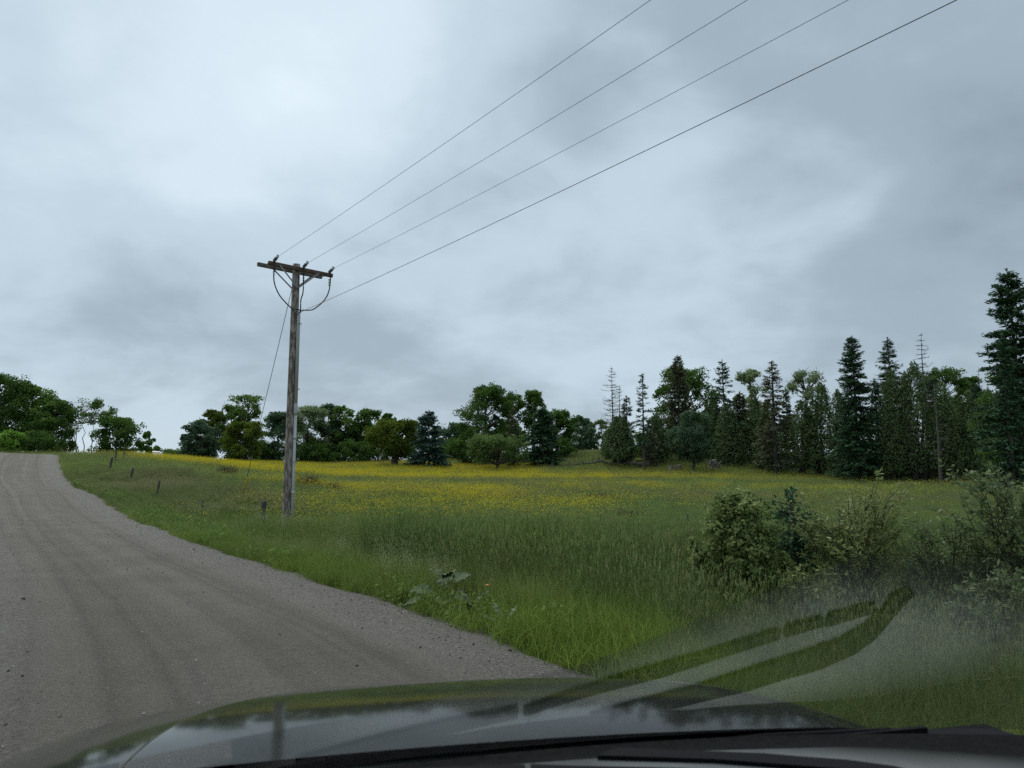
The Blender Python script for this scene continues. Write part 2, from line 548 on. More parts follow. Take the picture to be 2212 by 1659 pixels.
def road_mat():
    m, nt, out = mat('dirt_road')
    L = nt.links.new
    uv = nd(nt, 'ShaderNodeUVMap', uv_map='along')
    tc = nd(nt, 'ShaderNodeTexCoord')

    def noise(vec, scale, detail, stretch=(1, 1, 1), rough=0.6, dist=0.0):
        mp = nd(nt, 'ShaderNodeMapping')
        mp.inputs['Scale'].default_value = stretch
        L(vec, mp.inputs[0])
        n = nd(nt, 'ShaderNodeTexNoise', i_Scale=scale, i_Detail=detail, i_Roughness=rough, i_Distortion=dist)
        L(mp.outputs[0], n.inputs['Vector'])
        return n.outputs[0]

    def math_(op, a, b=None):
        n = nd(nt, 'ShaderNodeMath', operation=op)
        for k, v in enumerate((a, b)):
            if v is None:
                continue
            if isinstance(v, (int, float)):
                n.inputs[k].default_value = v
            else:
                L(v, n.inputs[k])
        return n.outputs[0]
    # tyre tracks: long streaks that wander along the road
    streak = noise(uv.outputs[0], 1.0, 5, (2.6, 0.03, 1), 0.62, 0.25)
    streak2 = noise(uv.outputs[0], 1.0, 4, (9.0, 0.06, 1), 0.6, 0.25)
    patch = noise(tc.outputs['Object'], 0.8, 7, rough=0.65)
    grit = noise(tc.outputs['Object'], 34, 6, rough=0.75)
    fine = noise(tc.outputs['Object'], 130, 4, rough=0.8)
    sepu = nd(nt, 'ShaderNodeSeparateXYZ')
    L(uv.outputs[0], sepu.inputs[0])
    u = sepu.outputs[0]
    wob = math_('ADD', u, math_('MULTIPLY', math_('SUBTRACT', noise(uv.outputs[0], 1.0, 3, (0.2, 0.10, 1)), 0.5), 0.60))
    dark = None
    for c, w, a in ((1.25, 0.09, 0.9), (1.42, 0.04, 0.7), (1.95, 0.07, 0.4), (2.45, 0.16, 0.5), (2.62, 0.05, 0.6), (2.95, 0.08, 0.7), (3.35, 0.06, 0.5), (3.75, 0.16, 0.5), (4.15, 0.05, 0.6), (4.5, 0.09, 0.55)):
        g = math_('EXPONENT', math_('MULTIPLY', math_('POWER', math_('DIVIDE', math_('SUBTRACT', wob, c), w), 2.0), -1.0))
        g = math_('MULTIPLY', g, a)
        dark = g if dark is None else math_('ADD', dark, g)
    dark = math_('MULTIPLY', dark, math_('MULTIPLY', streak2, 1.35))
    base = ramp_node(nt, [(0.32, (0.080, 0.071, 0.052)), (0.48, (0.120, 0.109, 0.084)), (0.64, (0.156, 0.145, 0.120))])
    L(math_('ADD', math_('MULTIPLY', streak, 0.5), math_('MULTIPLY', patch, 0.5)), base.inputs[0])
    mx = nd(nt, 'ShaderNodeMix', data_type='RGBA')
    L(math_('MINIMUM', math_('MULTIPLY', dark, 0.72), 0.7), mx.inputs[0]); L(base.outputs[0], mx.inputs[6])
    mx.inputs[7].default_value = (0.045, 0.038, 0.029, 1)
    # loose gravel lies at the edges and in a low ridge
    edge = math_('ADD', math_('EXPONENT', math_('MULTIPLY', math_('POWER', math_('DIVIDE', wob, 0.95), 4.0), -1.0)),
                 math_('EXPONENT', math_('MULTIPLY', math_('POWER', math_('DIVIDE', math_('SUBTRACT', wob, 3.75), 0.35), 2.0), -1.0)))
    gcol = ramp_node(nt, [(0.30, (0.040, 0.037, 0.032)), (0.5, (0.145, 0.136, 0.120)), (0.68, (0.34, 0.32, 0.29))])
    L(grit, gcol.inputs[0])
    mx2 = nd(nt, 'ShaderNodeMix', data_type='RGBA')
    L(math_('MINIMUM', math_('ADD', math_('MULTIPLY', edge, 0.5), 0.20), 0.9), mx2.inputs[0])
    L(mx.outputs[2], mx2.inputs[6]); L(gcol.outputs[0], mx2.inputs[7])
    p = nd(nt, 'ShaderNodeBsdfPrincipled', i_Roughness=0.88)
    p.inputs['Specular IOR Level'].default_value = 0.25
    L(mx2.outputs[2], p.inputs['Base Color'])
    h = math_('ADD', math_('MULTIPLY', grit, 0.7), math_('ADD', math_('MULTIPLY', fine, 0.35), math_('MULTIPLY', streak2, 0.5)))
    b = nd(nt, 'ShaderNodeBump', i_Strength=0.9, i_Distance=0.045)
    L(h, b.inputs['Height']); L(b.outputs[0], p.inputs['Normal'])
    L(p.outputs[0], out.inputs[0])
    return m


def build_road():
    nU = 45
    us = np.linspace(-0.15, ROAD_W + 0.15, nU)
    jag = 0.16 * np.sin(EDGE_T * 1.9) * np.sin(EDGE_T * 0.73 + 1) + 0.09 * np.sin(EDGE_T * 5.1) * np.sin(EDGE_T * .41)
    V, UV = [], []
    P = EDGE_S[:, None] - E_NR[:, None] * us[None, :, None]
    w = np.clip(1 - us / 0.6, 0, 1)
    P = P + E_NR[:, None] * (jag[:, None] * w[None])[:, :, None]
    Z = road_z(P[..., 0], P[..., 1])
    Z[:, 0] -= 0.12; Z[:, -1] -= 0.12
    V = np.concatenate([P, Z[..., None]], -1).reshape(-1, 3)
    n = len(EDGE_S)
    i = np.arange(n - 1)[:, None] * nU
    j = np.arange(nU - 1)[None]
    Q = np.stack([i + j, i + nU + j, i + nU + j + 1, i + j + 1], -1).reshape(-1, 4)
    me = Soup().add(V, Q).mesh('road', road_mat(), True)
    uvl = me.uv_layers.new(name='along')
    U = np.broadcast_to(us[None], (n, nU)).ravel(); T = np.broadcast_to(EDGE_T[:, None], (n, nU)).ravel()
    idx = np.empty(len(me.loops), np.int32)
    me.loops.foreach_get('vertex_index', idx)
    uvl.data.foreach_set('uv', np.stack([U[idx], T[idx]], 1).astype(np.float32).ravel())
    tag(obj('road', me), kind='structure')


build_road()

# ------------------------------------------------------------------ scattering (grass, flowers, gravel: stuff)
def scatter_group():
    ng = bpy.data.node_groups.new('scatter', 'GeometryNodeTree')
    ng.interface.new_socket('Geometry', in_out='INPUT', socket_type='NodeSocketGeometry')
    ng.interface.new_socket('Kinds', in_out='INPUT', socket_type='NodeSocketCollection')
    ng.interface.new_socket('Geometry', in_out='OUTPUT', socket_type='NodeSocketGeometry')
    L = ng.links.new
    gi = ng.nodes.new('NodeGroupInput'); go = ng.nodes.new('NodeGroupOutput')
    ci = ng.nodes.new('GeometryNodeCollectionInfo')
    ci.inputs['Separate Children'].default_value = True
    ci.inputs['Reset Children'].default_value = True
    L(gi.outputs['Kinds'], ci.inputs['Collection'])
    ip = ng.nodes.new('GeometryNodeInstanceOnPoints')
    ip.inputs['Pick Instance'].default_value = True
    L(gi.outputs['Geometry'], ip.inputs['Points']); L(ci.outputs[0], ip.inputs['Instance'])

    def attr(name, t):
        a = ng.nodes.new('GeometryNodeInputNamedAttribute')
        a.data_type = t
        a.inputs['Name'].default_value = name
        return a.outputs[0]
    L(attr('kindex', 'INT'), ip.inputs['Instance Index'])
    L(attr('turn', 'FLOAT_VECTOR'), ip.inputs['Rotation'])
    L(attr('size', 'FLOAT_VECTOR'), ip.inputs['Scale'])
    L(ip.outputs[0], go.inputs[0])
    return ng


SCATTER = scatter_group()


def scatter(name, label, cat, meshes, P, size, tint, tilt=0.12, rng=RNG, kindex=None):
    """one stuff object: meshes drawn at points P"""
    src = bpy.data.collections.new(name + '_kinds')
    for k, me in enumerate(meshes):
        o = bpy.data.objects.new('%s_kind_%02d' % (name, k), me)
        src.objects.link(o)
    n = len(P)
    me = bpy.data.meshes.new(name)
    me.vertices.add(n)
    me.vertices.foreach_set('co', np.asarray(P, np.float32).ravel())
    a = me.attributes.new('kindex', 'INT', 'POINT')
    a.data.foreach_set('value', (rng.integers(0, len(meshes), n) if kindex is None else kindex).astype(np.int32))
    a = me.attributes.new('turn', 'FLOAT_VECTOR', 'POINT')
    r = np.stack([rng.normal(0, tilt, n), rng.normal(0, tilt, n), rng.uniform(0, 6.28, n)], 1)
    a.data.foreach_set('vector', r.astype(np.float32).ravel())
    a = me.attributes.new('size', 'FLOAT_VECTOR', 'POINT')
    s = np.asarray(size, float)
    if s.ndim == 1:
        s = np.stack([s, s, s], 1)
    a.data.foreach_set('vector', s.astype(np.float32).ravel())
    a = me.attributes.new('tint', 'FLOAT', 'POINT')
    a.data.foreach_set('value', np.broadcast_to(tint, (n,)).astype(np.float32))
    o = obj(name, me)
    md = o.modifiers.new('scatter', 'NODES')
    md.node_group = SCATTER
    sid = [i.identifier for i in SCATTER.interface.items_tree if i.name == 'Kinds'][0]
    md[sid] = src
    return tag(o, label, cat, None, 'stuff')


def blades(rng, n, h0, h1, width, spread, lean, segs=3, var=(0, 1)):
    """a tuft of tapering curved blades"""
    s = Soup()
    az = rng.uniform(0, 2 * np.pi, n)
    base = np.stack([rng.normal(0, spread, n), rng.normal(0, spread, n), np.full(n, -0.05)], 1)
    h = rng.uniform(h0, h1, n)
    ln = np.abs(rng.normal(0, lean, n))
    d = np.stack([np.cos(az), np.sin(az), np.zeros(n)], 1)
    sd_az = az + rng.normal(0, 0.9, n) + np.pi / 2
    side = np.stack([np.cos(sd_az), np.sin(sd_az), np.zeros(n)], 1)
    V = []
    for k in range(segs + 1):
        t = k / segs
        c = base + d * (ln * h * t ** 2)[:, None] + np.array([0, 0, 1.0]) * (h * t * (1 - 0.28 * np.minimum(ln, 1.4) * t ** 2))[:, None]
        w = width * (1 - 0.9 * t ** 1.3)
        V += [c - side * w / 2, c + side * w / 2]
    V = np.stack(V, 1)
    m = 2 * (segs + 1)
    off = np.arange(n)[:, None] * m
    Q = np.concatenate([off + np.array([[2 * k, 2 * k + 1, 2 * k + 3, 2 * k + 2]]) for k in range(segs)])
    s.add(V.reshape(-1, 3), Q, np.repeat(rng.uniform(*var, n), m))
    return s, base, d, h, ln


def seed_heads(s, rng, n, h0, h1, spread, lean, head, hw, hvar=(0.75, 1.0), svar=0.35):
    """thin stems with a narrow head"""
    for _ in range(n):
        az, ln, h = rng.uniform(0, 6.28), abs(rng.normal(0, lean)), rng.uniform(h0, h1)
        b = np.array([rng.normal(0, spread), rng.normal(0, spread), -0.05])
        d = np.array([math.cos(az), math.sin(az), 0])
        P = [b + d * ln * h * t * t + np.array([0, 0, h * t]) for t in (0, .4, .75, 1)]
        V, Fq = tube(P, [0.0022, 0.002, 0.0016, 0.0012], 3, False)
        s.add(V, Fq, svar)
        tip = P[-1]
        dirn = unit(P[-1] - P[-2])
        for q in range(2):
            nrm = np.array([math.cos(az + q * 1.57), math.sin(az + q * 1.57), 0.1])
            V, Fq = cards(tip[None] + dirn * head * 0.35, nrm[None], head * rng.uniform(.8, 1.2), hw, dirn[None], rng)
            s.add(V, Fq, rng.uniform(*hvar))
    return s


G = {}
G['green'] = leaf_mat('grass_green', (0.100, 0.171, 0.033), (0.282, 0.353, 0.100), 0.42, True, (0.236, 0.277, 0.118))
G['bluish'] = leaf_mat('grass_bluish', (0.100, 0.177, 0.053), (0.277, 0.341, 0.135), 0.42, True, (0.224, 0.294, 0.071))
G['meadow'] = leaf_mat('grass_meadow', (0.135, 0.201, 0.050), (0.318, 0.365, 0.118), 0.42, True, (0.189, 0.277, 0.100))
G['seed'] = leaf_mat('grass_seed', (0.118, 0.177, 0.053), (0.318, 0.306, 0.159), 0.35, True, (0.212, 0.259, 0.100))
G['bright'] = leaf_mat('grass_bright', (0.094, 0.159, 0.026), (0.247, 0.329, 0.071), 0.4, True, (0.142, 0.189, 0.059))
G['butter'] = leaf_mat('buttercup_yellow', (0.54, 0.46, 0.020), (0.70, 0.61, 0.05), 0.3, True, (0.60, 0.51, 0.03))
G['cream'] = leaf_mat('bedstraw_cream', (0.22, 0.27, 0.12), (0.40, 0.43, 0.24), 0.3, True, (0.40, 0.42, 0.24))
G['weed'] = leaf_mat('weed_leaf', (0.075, 0.156, 0.037), (0.165, 0.272, 0.066), 0.3, True, (0.181, 0.214, 0.083))
G['brown'] = leaf_mat('dry_stem', (0.075, 0.055, 0.04), (0.15, 0.115, 0.075), 0.1, True, (0.09, 0.07, 0.05))


def in_view(n, d0, d1, rng, x0=-140, x1=2350):
    """ground points spread evenly over the part of the land in front of the camera"""
    d = np.sqrt(rng.uniform(d0 * d0, d1 * d1, n))
    u = (rng.uniform(x0, x1, n) - CX) / F / CP
    return d * u, d


def on_ground(x, y, dz=0.0):
    return np.stack([x, y, ground_z(x, y) + dz], 1)


def vnoise(x, y, scale, seed=0):
    """smooth pattern in metres, about 0..1"""
    r = np.random.default_rng(seed)
    v = 0
    for k in range(7):
        a = r.uniform(0, 6.28); f = scale * r.uniform(.6, 2.2)
        v = v + np.sin((x * math.cos(a) + y * math.sin(a)) * f + r.uniform(0, 6.28) + 1.2 * np.sin((x * math.sin(a) - y * math.cos(a)) * f * .7 + r.uniform(0, 6)))
    return np.clip(0.5 + v / 6.5, 0, 1)


def hill_gap(x, y):
    """true where the far side of the crest is out of sight"""
    return y > 130


def keep_field(x, y, lo=0.0, hi=1e9):
    o = road_out(x, y)
    return (o > lo) & (o < hi)


def build_grass():
    rng = np.random.default_rng(5)
    # --- kinds of tuft
    tall = [blades(rng, 34, .45, 1.0, .0085, .10, .45, 4)[0].mesh('tall_grass_tuft', G['green']) for _ in range(4)]
    blue = []
    for _ in range(4):
        s = blades(rng, 26, .5, 1.1, .008, .11, .3, 4)[0]
        seed_heads(s, rng, 7, .9, 1.35, .12, .16, .10, .011, (0.55, .9))
        blue.append(s.mesh('bluish_grass_tuft', G['bluish']))
    short = [blades(rng, 40, .18, .5, .010, .12, .6, 3)[0].mesh('short_grass_tuft', G['bright']) for _ in range(3)]
    seed = []
    for _ in range(4):
        s = blades(rng, 12, .4, .8, .006, .12, .4, 3, (0, .3))[0]
        seed_heads(s, rng, 16, .7, 1.15, .15, .22, .12, .022)
        seed.append(s.mesh('seed_grass_tuft', G['seed']))
    far = [blades(rng, 55, .25, .75, .017, .26, .5, 3)[0].mesh('meadow_tuft', G['meadow']) for _ in range(4)]
    farseed = []
    for _ in range(3):
        s = blades(rng, 22, .3, .7, .014, .26, .45, 3, (0, .3))[0]
        seed_heads(s, rng, 26, .55, .95, .28, .2, .13, .03)
        farseed.append(s.mesh('meadow_seed_tuft', G['seed']))

    # --- roadside verge and near meadow
    x, y = in_view(46000, 3.6, 17, rng, -100, 2500)
    o = road_out(x, y)
    k = (o > 0.22 * vnoise(x, y, 2.6, 77) - .16) & (rng.uniform(size=len(x)) < np.clip(0.35 + o * .8, .22, 1))
    for (pxd, pyd, rad) in ((965, 1318, .46), (1018, 1335, .30), (1085, 1362, .30)):      # the big leaved plants keep the grass off
        pr = ray(pxd, pyd)
        pk = (-.06 - CAMZ) / pr[2]
        k &= np.hypot(x - pr[0] * pk, y - pr[1] * pk + .08) > rad
    x, y, o = x[k], y[k], o[k]
    u = rng.uniform(size=len(x))
    pn = vnoise(x, y, .55, 3)
    wet = (u < .34 + .4 * (pn - .5)) & (o > .9)
    sh = (o < 0.55) | ((o < 1.1) & (u > .55))
    se = (~wet) & (~sh) & (u > .93)
    ta = ~(wet | sh | se)
    xdv = CX + F * (x / y) * CP
    hgt = np.clip(.44 + o * .10, .44, .62) * np.where((xdv > 1450) & (y < 8.5), .72, 1) * rng.uniform(.65, 1.2, len(x)) * np.interp(y, [9.5, 13], [1, .72]) * (1 + .30 * np.exp(-((xdv - 1250) / 260) ** 2 - ((y - 9.5) / 2.2) ** 2))

    def put(name, label, meshes, mk, sz, tint, tilt=.12, cat='grass'):
        P = on_ground(x[mk], y[mk])
        scatter(name, label, cat, meshes, P, sz[mk], tint[mk], tilt, rng)
    t1 = np.clip(vnoise(x, y, .8, 8) * 1.1 - .2, 0, .85)
    put('tall_grass', 'tall green roadside grass between the gravel road and the meadow', tall, ta, hgt, t1)
    put('bluish_grass', 'tall blue-green grass with thin dark seed heads along the fence line', blue, wet, hgt, t1 * .7)
    put('short_grass', 'short bright green grass at the edge of the gravel road', short, sh, np.clip(hgt * 1.7, .6, 1.1), t1 * .8, .2)
    put('seeding_grass', 'pale seeding grass mixed into the roadside verge', seed, se, hgt, t1)

    # --- tall single stems standing above the verge
    stems = []
    for _ in range(4):
        q = Soup()
        seed_heads(q, rng, 4, .75, 1.12, .10, .14, .11, .012, (.1, .6), .15)
        stems.append(q.mesh('tall_stem_tuft', G['bluish']))
    xs1, ys1 = in_view(9000, 6.5, 13, rng, 800, 2450)
    kk = (road_out(xs1, ys1) > 1.0) & (rng.uniform(size=len(xs1)) < .15 + .55 * vnoise(xs1, ys1, .7, 44))
    xs1, ys1 = xs1[kk], ys1[kk]
    scatter('tall_stems', 'thin dark flowering grass stems standing above the verge', 'grass', stems, on_ground(xs1, ys1), rng.uniform(.5, .95, len(xs1)) * np.where((CX + F * xs1 / ys1 > 1450) & (ys1 < 8.5), .75, 1), .1, .1, rng)

    # --- middle meadow
    x, y = in_view(46000, 16.5, 42, rng)
    o = road_out(x, y)
    k = (o > 0.05)
    x, y, o = x[k], y[k], o[k]
    u = rng.uniform(size=len(x))
    sz = np.clip(.34 + o * .10, .34, .66) * rng.uniform(.65, 1.2, len(x)) * np.interp(y, [17, 25, 32], [.55, .6, .8])
    t1 = np.clip(vnoise(x, y, .3, 12) * 1.3 - .2, 0, 1)
    vergey = (o < 6) & (u < .75)
    put('verge_grass', 'green grass of the verge running up the hill beside the road', tall, vergey & (u < .3), sz * 1.05, t1)
    put('verge_bluish_grass', 'dense blue-green grass in front of the utility pole', blue, vergey & (u >= .3) & (y < 25.5), sz * 1.05, t1 * .5)
    put('verge_seeding_grass', 'tan seeding grass on the bank beside the uphill road', farseed, vergey & (u >= .3) & (y >= 25.5), sz, t1)
    put('meadow_grass', 'yellowish green meadow grass in the middle of the field', far, ~vergey & (u > .14), sz * .9, t1)
    put('meadow_seeding_grass', 'seeding meadow grass in the middle of the field', farseed, ~vergey & (u <= .14), sz * .85, t1)

    # --- far meadow
    x, y = in_view(52000, 41, 128, rng, -60, 2300)
    o = road_out(x, y)
    k = o > 0.1
    x, y, o = x[k], y[k], o[k]
    u = rng.uniform(size=len(x))
    sz = rng.uniform(.7, 1.15, len(x)) * np.clip(.5 + o * .1, .5, 1)
    s3 = np.stack([sz * 1.25, sz * 1.25, sz * .55], 1)
    t1 = np.clip(vnoise(x, y, .12, 21) * 1.5 - .35, 0, 1)
    put('far_meadow_grass', 'yellow-green grass of the far meadow below the trees', far, u > .15, s3, t1)
    put('far_seeding_grass', 'pale seeding grass of the far meadow below the trees', farseed, u <= .15, s3, t1)

    # --- buttercups
    def flower_clump(n, spread, size, h0, h1, stems):
        s = Soup()
        for _ in range(n):
            b = np.array([rng.normal(0, spread), rng.normal(0, spread), 0])
            h = rng.uniform(h0, h1)
            c = b + np.array([rng.normal(0, .03), rng.normal(0, .03), h])
            if stems:
                V, Fq = tube([b, (b + c) / 2 + np.array([.01, 0, 0]), c], .0016, 3, False)
                s.add(V, Fq, 0)
            tl = unit(np.array([rng.normal(0, .35), rng.normal(0, .35), 1]))
            a = unit(np.cross(tl, [1, .2, 0])); bb = np.cross(tl, a)
            th = np.linspace(0, 2 * np.pi, 5, endpoint=False) + rng.uniform(0, 6)
            ring = c + size * (np.cos(th)[:, None] * a + np.sin(th)[:, None] * bb) + tl * size * .55
            V = np.vstack([c[None], ring])
            s.add(V, np.array([[0, i + 1, (i + 1) % 5 + 1] for i in range(5)]), rng.uniform(0, 1))
        return s
    clumps = [flower_clump(18, .34, .018, .34, .60, False).mesh('buttercup_clump', G['butter']) for _ in range(4)]
    x, y = in_view(200000, 15, 125, rng, -60, 2300)
    o = road_out(x, y)
    xd = CX + F * (x / y) * CP
    w = np.interp(y, [15, 22, 32, 45, 60, 90, 105, 125], [.04, .30, .62, .64, .52, .42, .18, .04])
    w = w * np.interp(xd, [0, 160, 300, 480, 700, 1100, 1400, 1600, 1850, 2300], [.05, .22, .95, 1.2, 1.1, .85, .48, .26, .08, .01])
    w = w * np.interp(o, [0, 3, 6, 12], [0, .05, .4, 1]) * np.where(xd > 1180, np.interp(y, [68, 84], [1, .04]), 1)
    pat = vnoise(x, y, .11, 31) * .65 + vnoise(x, y, .45, 32) * .35
    ban = vnoise(x * .25, y, .19, 35)
    w = w * np.clip((pat * .5 + ban * .5 - .40) * 7.0, .05, 1.7)
    k = rng.uniform(size=len(x)) < w
    x, y = x[k], y[k]
    scatter('buttercup_flowers', 'yellow buttercups in bands across the meadow', 'flowers', clumps, on_ground(x, y), rng.uniform(.7, 1.15, len(x)), rng.uniform(0, 1, len(x)), .08, rng)

    # --- pale bedstraw beside the road
    def froth(n):
        s = Soup()
        for _ in range(9):
            b = np.array([rng.normal(0, .13), rng.normal(0, .13), 0])
            tip = b + np.array([rng.normal(0, .08), rng.normal(0, .08), rng.uniform(.5, .85)])
            V, Fq = tube([b, (b + tip) / 2, tip], .0018, 3, False)
            s.add(V, Fq, 0)
            c = tip + rng.normal(0, 1, (n, 3)) * np.array([.055, .055, .10]) - np.array([0, 0, .1])
            V, Fq = cards(c, rng.normal(size=(n, 3)) + [0, 0, 1], .013, .012, None, rng)
            s.add(V, Fq, np.repeat(rng.uniform(0, 1, n), 4))
        return s
    fr = [froth(34).mesh('bedstraw_clump', G['cream']) for _ in range(3)]
    P = []
    for xd0, d0, rx, ry, n in ((985, 9.4, .9, .9, 26), (930, 11.5, 1.6, 1.0, 24), (660, 19.5, 1.3, .8, 30), (1040, 12.5, 1.8, 1.5, 22), (1500, 9.5, 2.2, 1.5, 30), (400, 24, 2.0, 1.5, 20), (1250, 15, 4, 2, 26), (1700, 13, 3, 2, 20)):
        u0 = (xd0 - CX) / F / CP
        xx = u0 * d0 + rng.normal(0, rx * .6, n); yy = d0 + rng.normal(0, ry * .6, n)
        P.append(np.stack([xx, yy], 1))
    P = np.vstack(P)
    P = P[road_out(P[:, 0], P[:, 1]) > .35]
    scatter('bedstraw_flowers', 'cream frothy bedstraw flowers among the roadside grass', 'flowers', fr, on_ground(P[:, 0], P[:, 1]), rng.uniform(.55, .85, len(P)), .4, .1, rng)

    # --- broad leaved weeds low on the verge
    def weed(n, L0):
        s = Soup()
        az = rng.uniform(0, 6.28, n)
        r = rng.uniform(.02, .22, n); h = rng.uniform(.03, .26, n)
        c = np.stack([r * np.cos(az), r * np.sin(az), h], 1)
        V, Fq = cards(c, np.stack([np.cos(az) * .5, np.sin(az) * .5, np.ones(n)], 1) + rng.normal(0, .3, (n, 3)), L0 * rng.uniform(.7, 1.3, n), L0 * .5, np.stack([np.cos(az), np.sin(az), -.3 * np.ones(n)], 1), rng)
        s.add(V, Fq, np.repeat(rng.uniform(0, 1, n), 4))
        return s
    ws = [weed(46, .055).mesh('weed_clump', G['weed']) for _ in range(2)] + [weed(34, .075).mesh('weed_clump', G['weed'])]
    x, y = in_view(4600, 6.2, 40, rng, -100, 1500)
    o = road_out(x, y)
    k = (o > 0) & (o < 1.5) | (rng.uniform(size=len(x)) < .05) & (o > 0)
    x, y = x[k], y[k]
    scatter('verge_weeds', 'low broad-leaved weeds along the gravel edge of the road', 'weeds', ws, on_ground(x, y), rng.uniform(.6, 1.3, len(x)), rng.uniform(0, .6, len(x)), .1, rng)

    # --- loose stones on the road
    st = []
    for q in range(4):
        me = bpy.data.meshes.new('stone')
        th = rng.uniform(0, 6.28, 14); ph = np.arccos(rng.uniform(-1, 1, 14))
        V = np.stack([np.sin(ph) * np.cos(th), np.sin(ph) * np.sin(th), np.cos(ph) * .6], 1) * rng.uniform(.8, 1.15, (14, 1))
        import bmesh
        bm = bmesh.new()
        for v in V:
            bm.verts.new(v)
        res = bmesh.ops.convex_hull(bm, input=bm.verts)
        bm.to_mesh(me); bm.free()
        me.materials.append(M['stone%d' % (q % 3)])
        st.append(me)
    t = rng.uniform(0, 1, 60000)
    x, y = in_view(60000, 2.9, 36, rng, -60, 2000)
    o = -road_out(x, y)
    dens = np.exp(-(o / .85) ** 4) * .9 + .12 + .45 * np.exp(-((o - 3.8) / .45) ** 2)
    k = (o > -.25) & (o < ROAD_W) & (rng.uniform(size=len(x)) < dens)
    x, y, o = x[k], y[k], o[k]
    sz = .005 + .009 * rng.uniform(size=len(x)) ** 2.2 + (rng.uniform(size=len(x)) < .03) * .009
    P = np.stack([x, y, road_z(x, y) + sz * .25], 1)
    scatter('road_gravel', 'loose grey gravel stones on the dirt road', 'gravel', st, P, sz, .5, .5, rng)


M['stone0'] = solid('stone_grey', (0.20, 0.195, 0.185), 0.9)
M['stone1'] = solid('stone_dark', (0.06, 0.057, 0.055), 0.9)
M['stone2'] = solid('stone_pale', (0.30, 0.29, 0.27), 0.9)
build_grass()

# ------------------------------------------------------------------ utility pole, wires, fence
M['pole_wood'] = solid('pole_wood', (0.115, 0.085, 0.070), 0.85, (0.32, 0.29, 0.26), 3.2, 0.7, stretch=(4.5, 4.5, 1.1), stops=(0.44, 0.60))
M['arm_wood'] = solid('arm_wood', (0.075, 0.042, 0.030), 0.8, (0.125, 0.085, 0.065), 6, 0.4)
M['arm_wood_grey'] = solid('arm_wood_grey', (0.10, 0.08, 0.07), 0.8, (0.17, 0.15, 0.13), 6, 0.4)
M['steel'] = solid('galvanised_steel', (0.22, 0.23, 0.24), 0.5, (0.30, 0.31, 0.32), 12, 0.0, metal=0.5)
M['rubber'] = solid('black_cable', (0.014, 0.014, 0.015), 0.5)
M['insulator'] = solid('grey_insulator', (0.11, 0.115, 0.12), 0.4)
M['conduit'] = solid('grey_conduit', (0.38, 0.39, 0.40), 0.5, (0.44, 0.45, 0.46), 1.5)
M['wire'] = solid('wire_metal', (0.055, 0.06, 0.065), 0.5)
M['guard'] = solid('yellow_guard', (0.60, 0.38, 0.02), 0.5)
M['post_wood'] = solid('post_wood', (0.035, 0.030, 0.026), 0.9, (0.10, 0.088, 0.075), 9, 0.6, stretch=(3, 3, 0.6))
M['post_steel'] = solid('post_steel', (0.05, 0.045, 0.042), 0.7, (0.09, 0.075, 0.06), 9)

POLE_B = pt(619, 1146, 22.6)
POLE_B[2] = gz(POLE_B[0], POLE_B[1])
POLE_T = pt(640.5, 571, 22.6)
ARM = np.array([math.cos(math.radians(42.5)), math.sin(math.radians(42.5)), 0.0])
WDIR = unit(np.array([0.585, -0.811, 0.0]))
UP = np.array([0, 0, 1.0])


def along(path, n):
    """smooth path through points"""
    P, _ = resample(catmull(np.asarray(path, float), 10), 1e-9 + np.linalg.norm(np.diff(np.asarray(path), axis=0), axis=1).sum() / n)
    return P


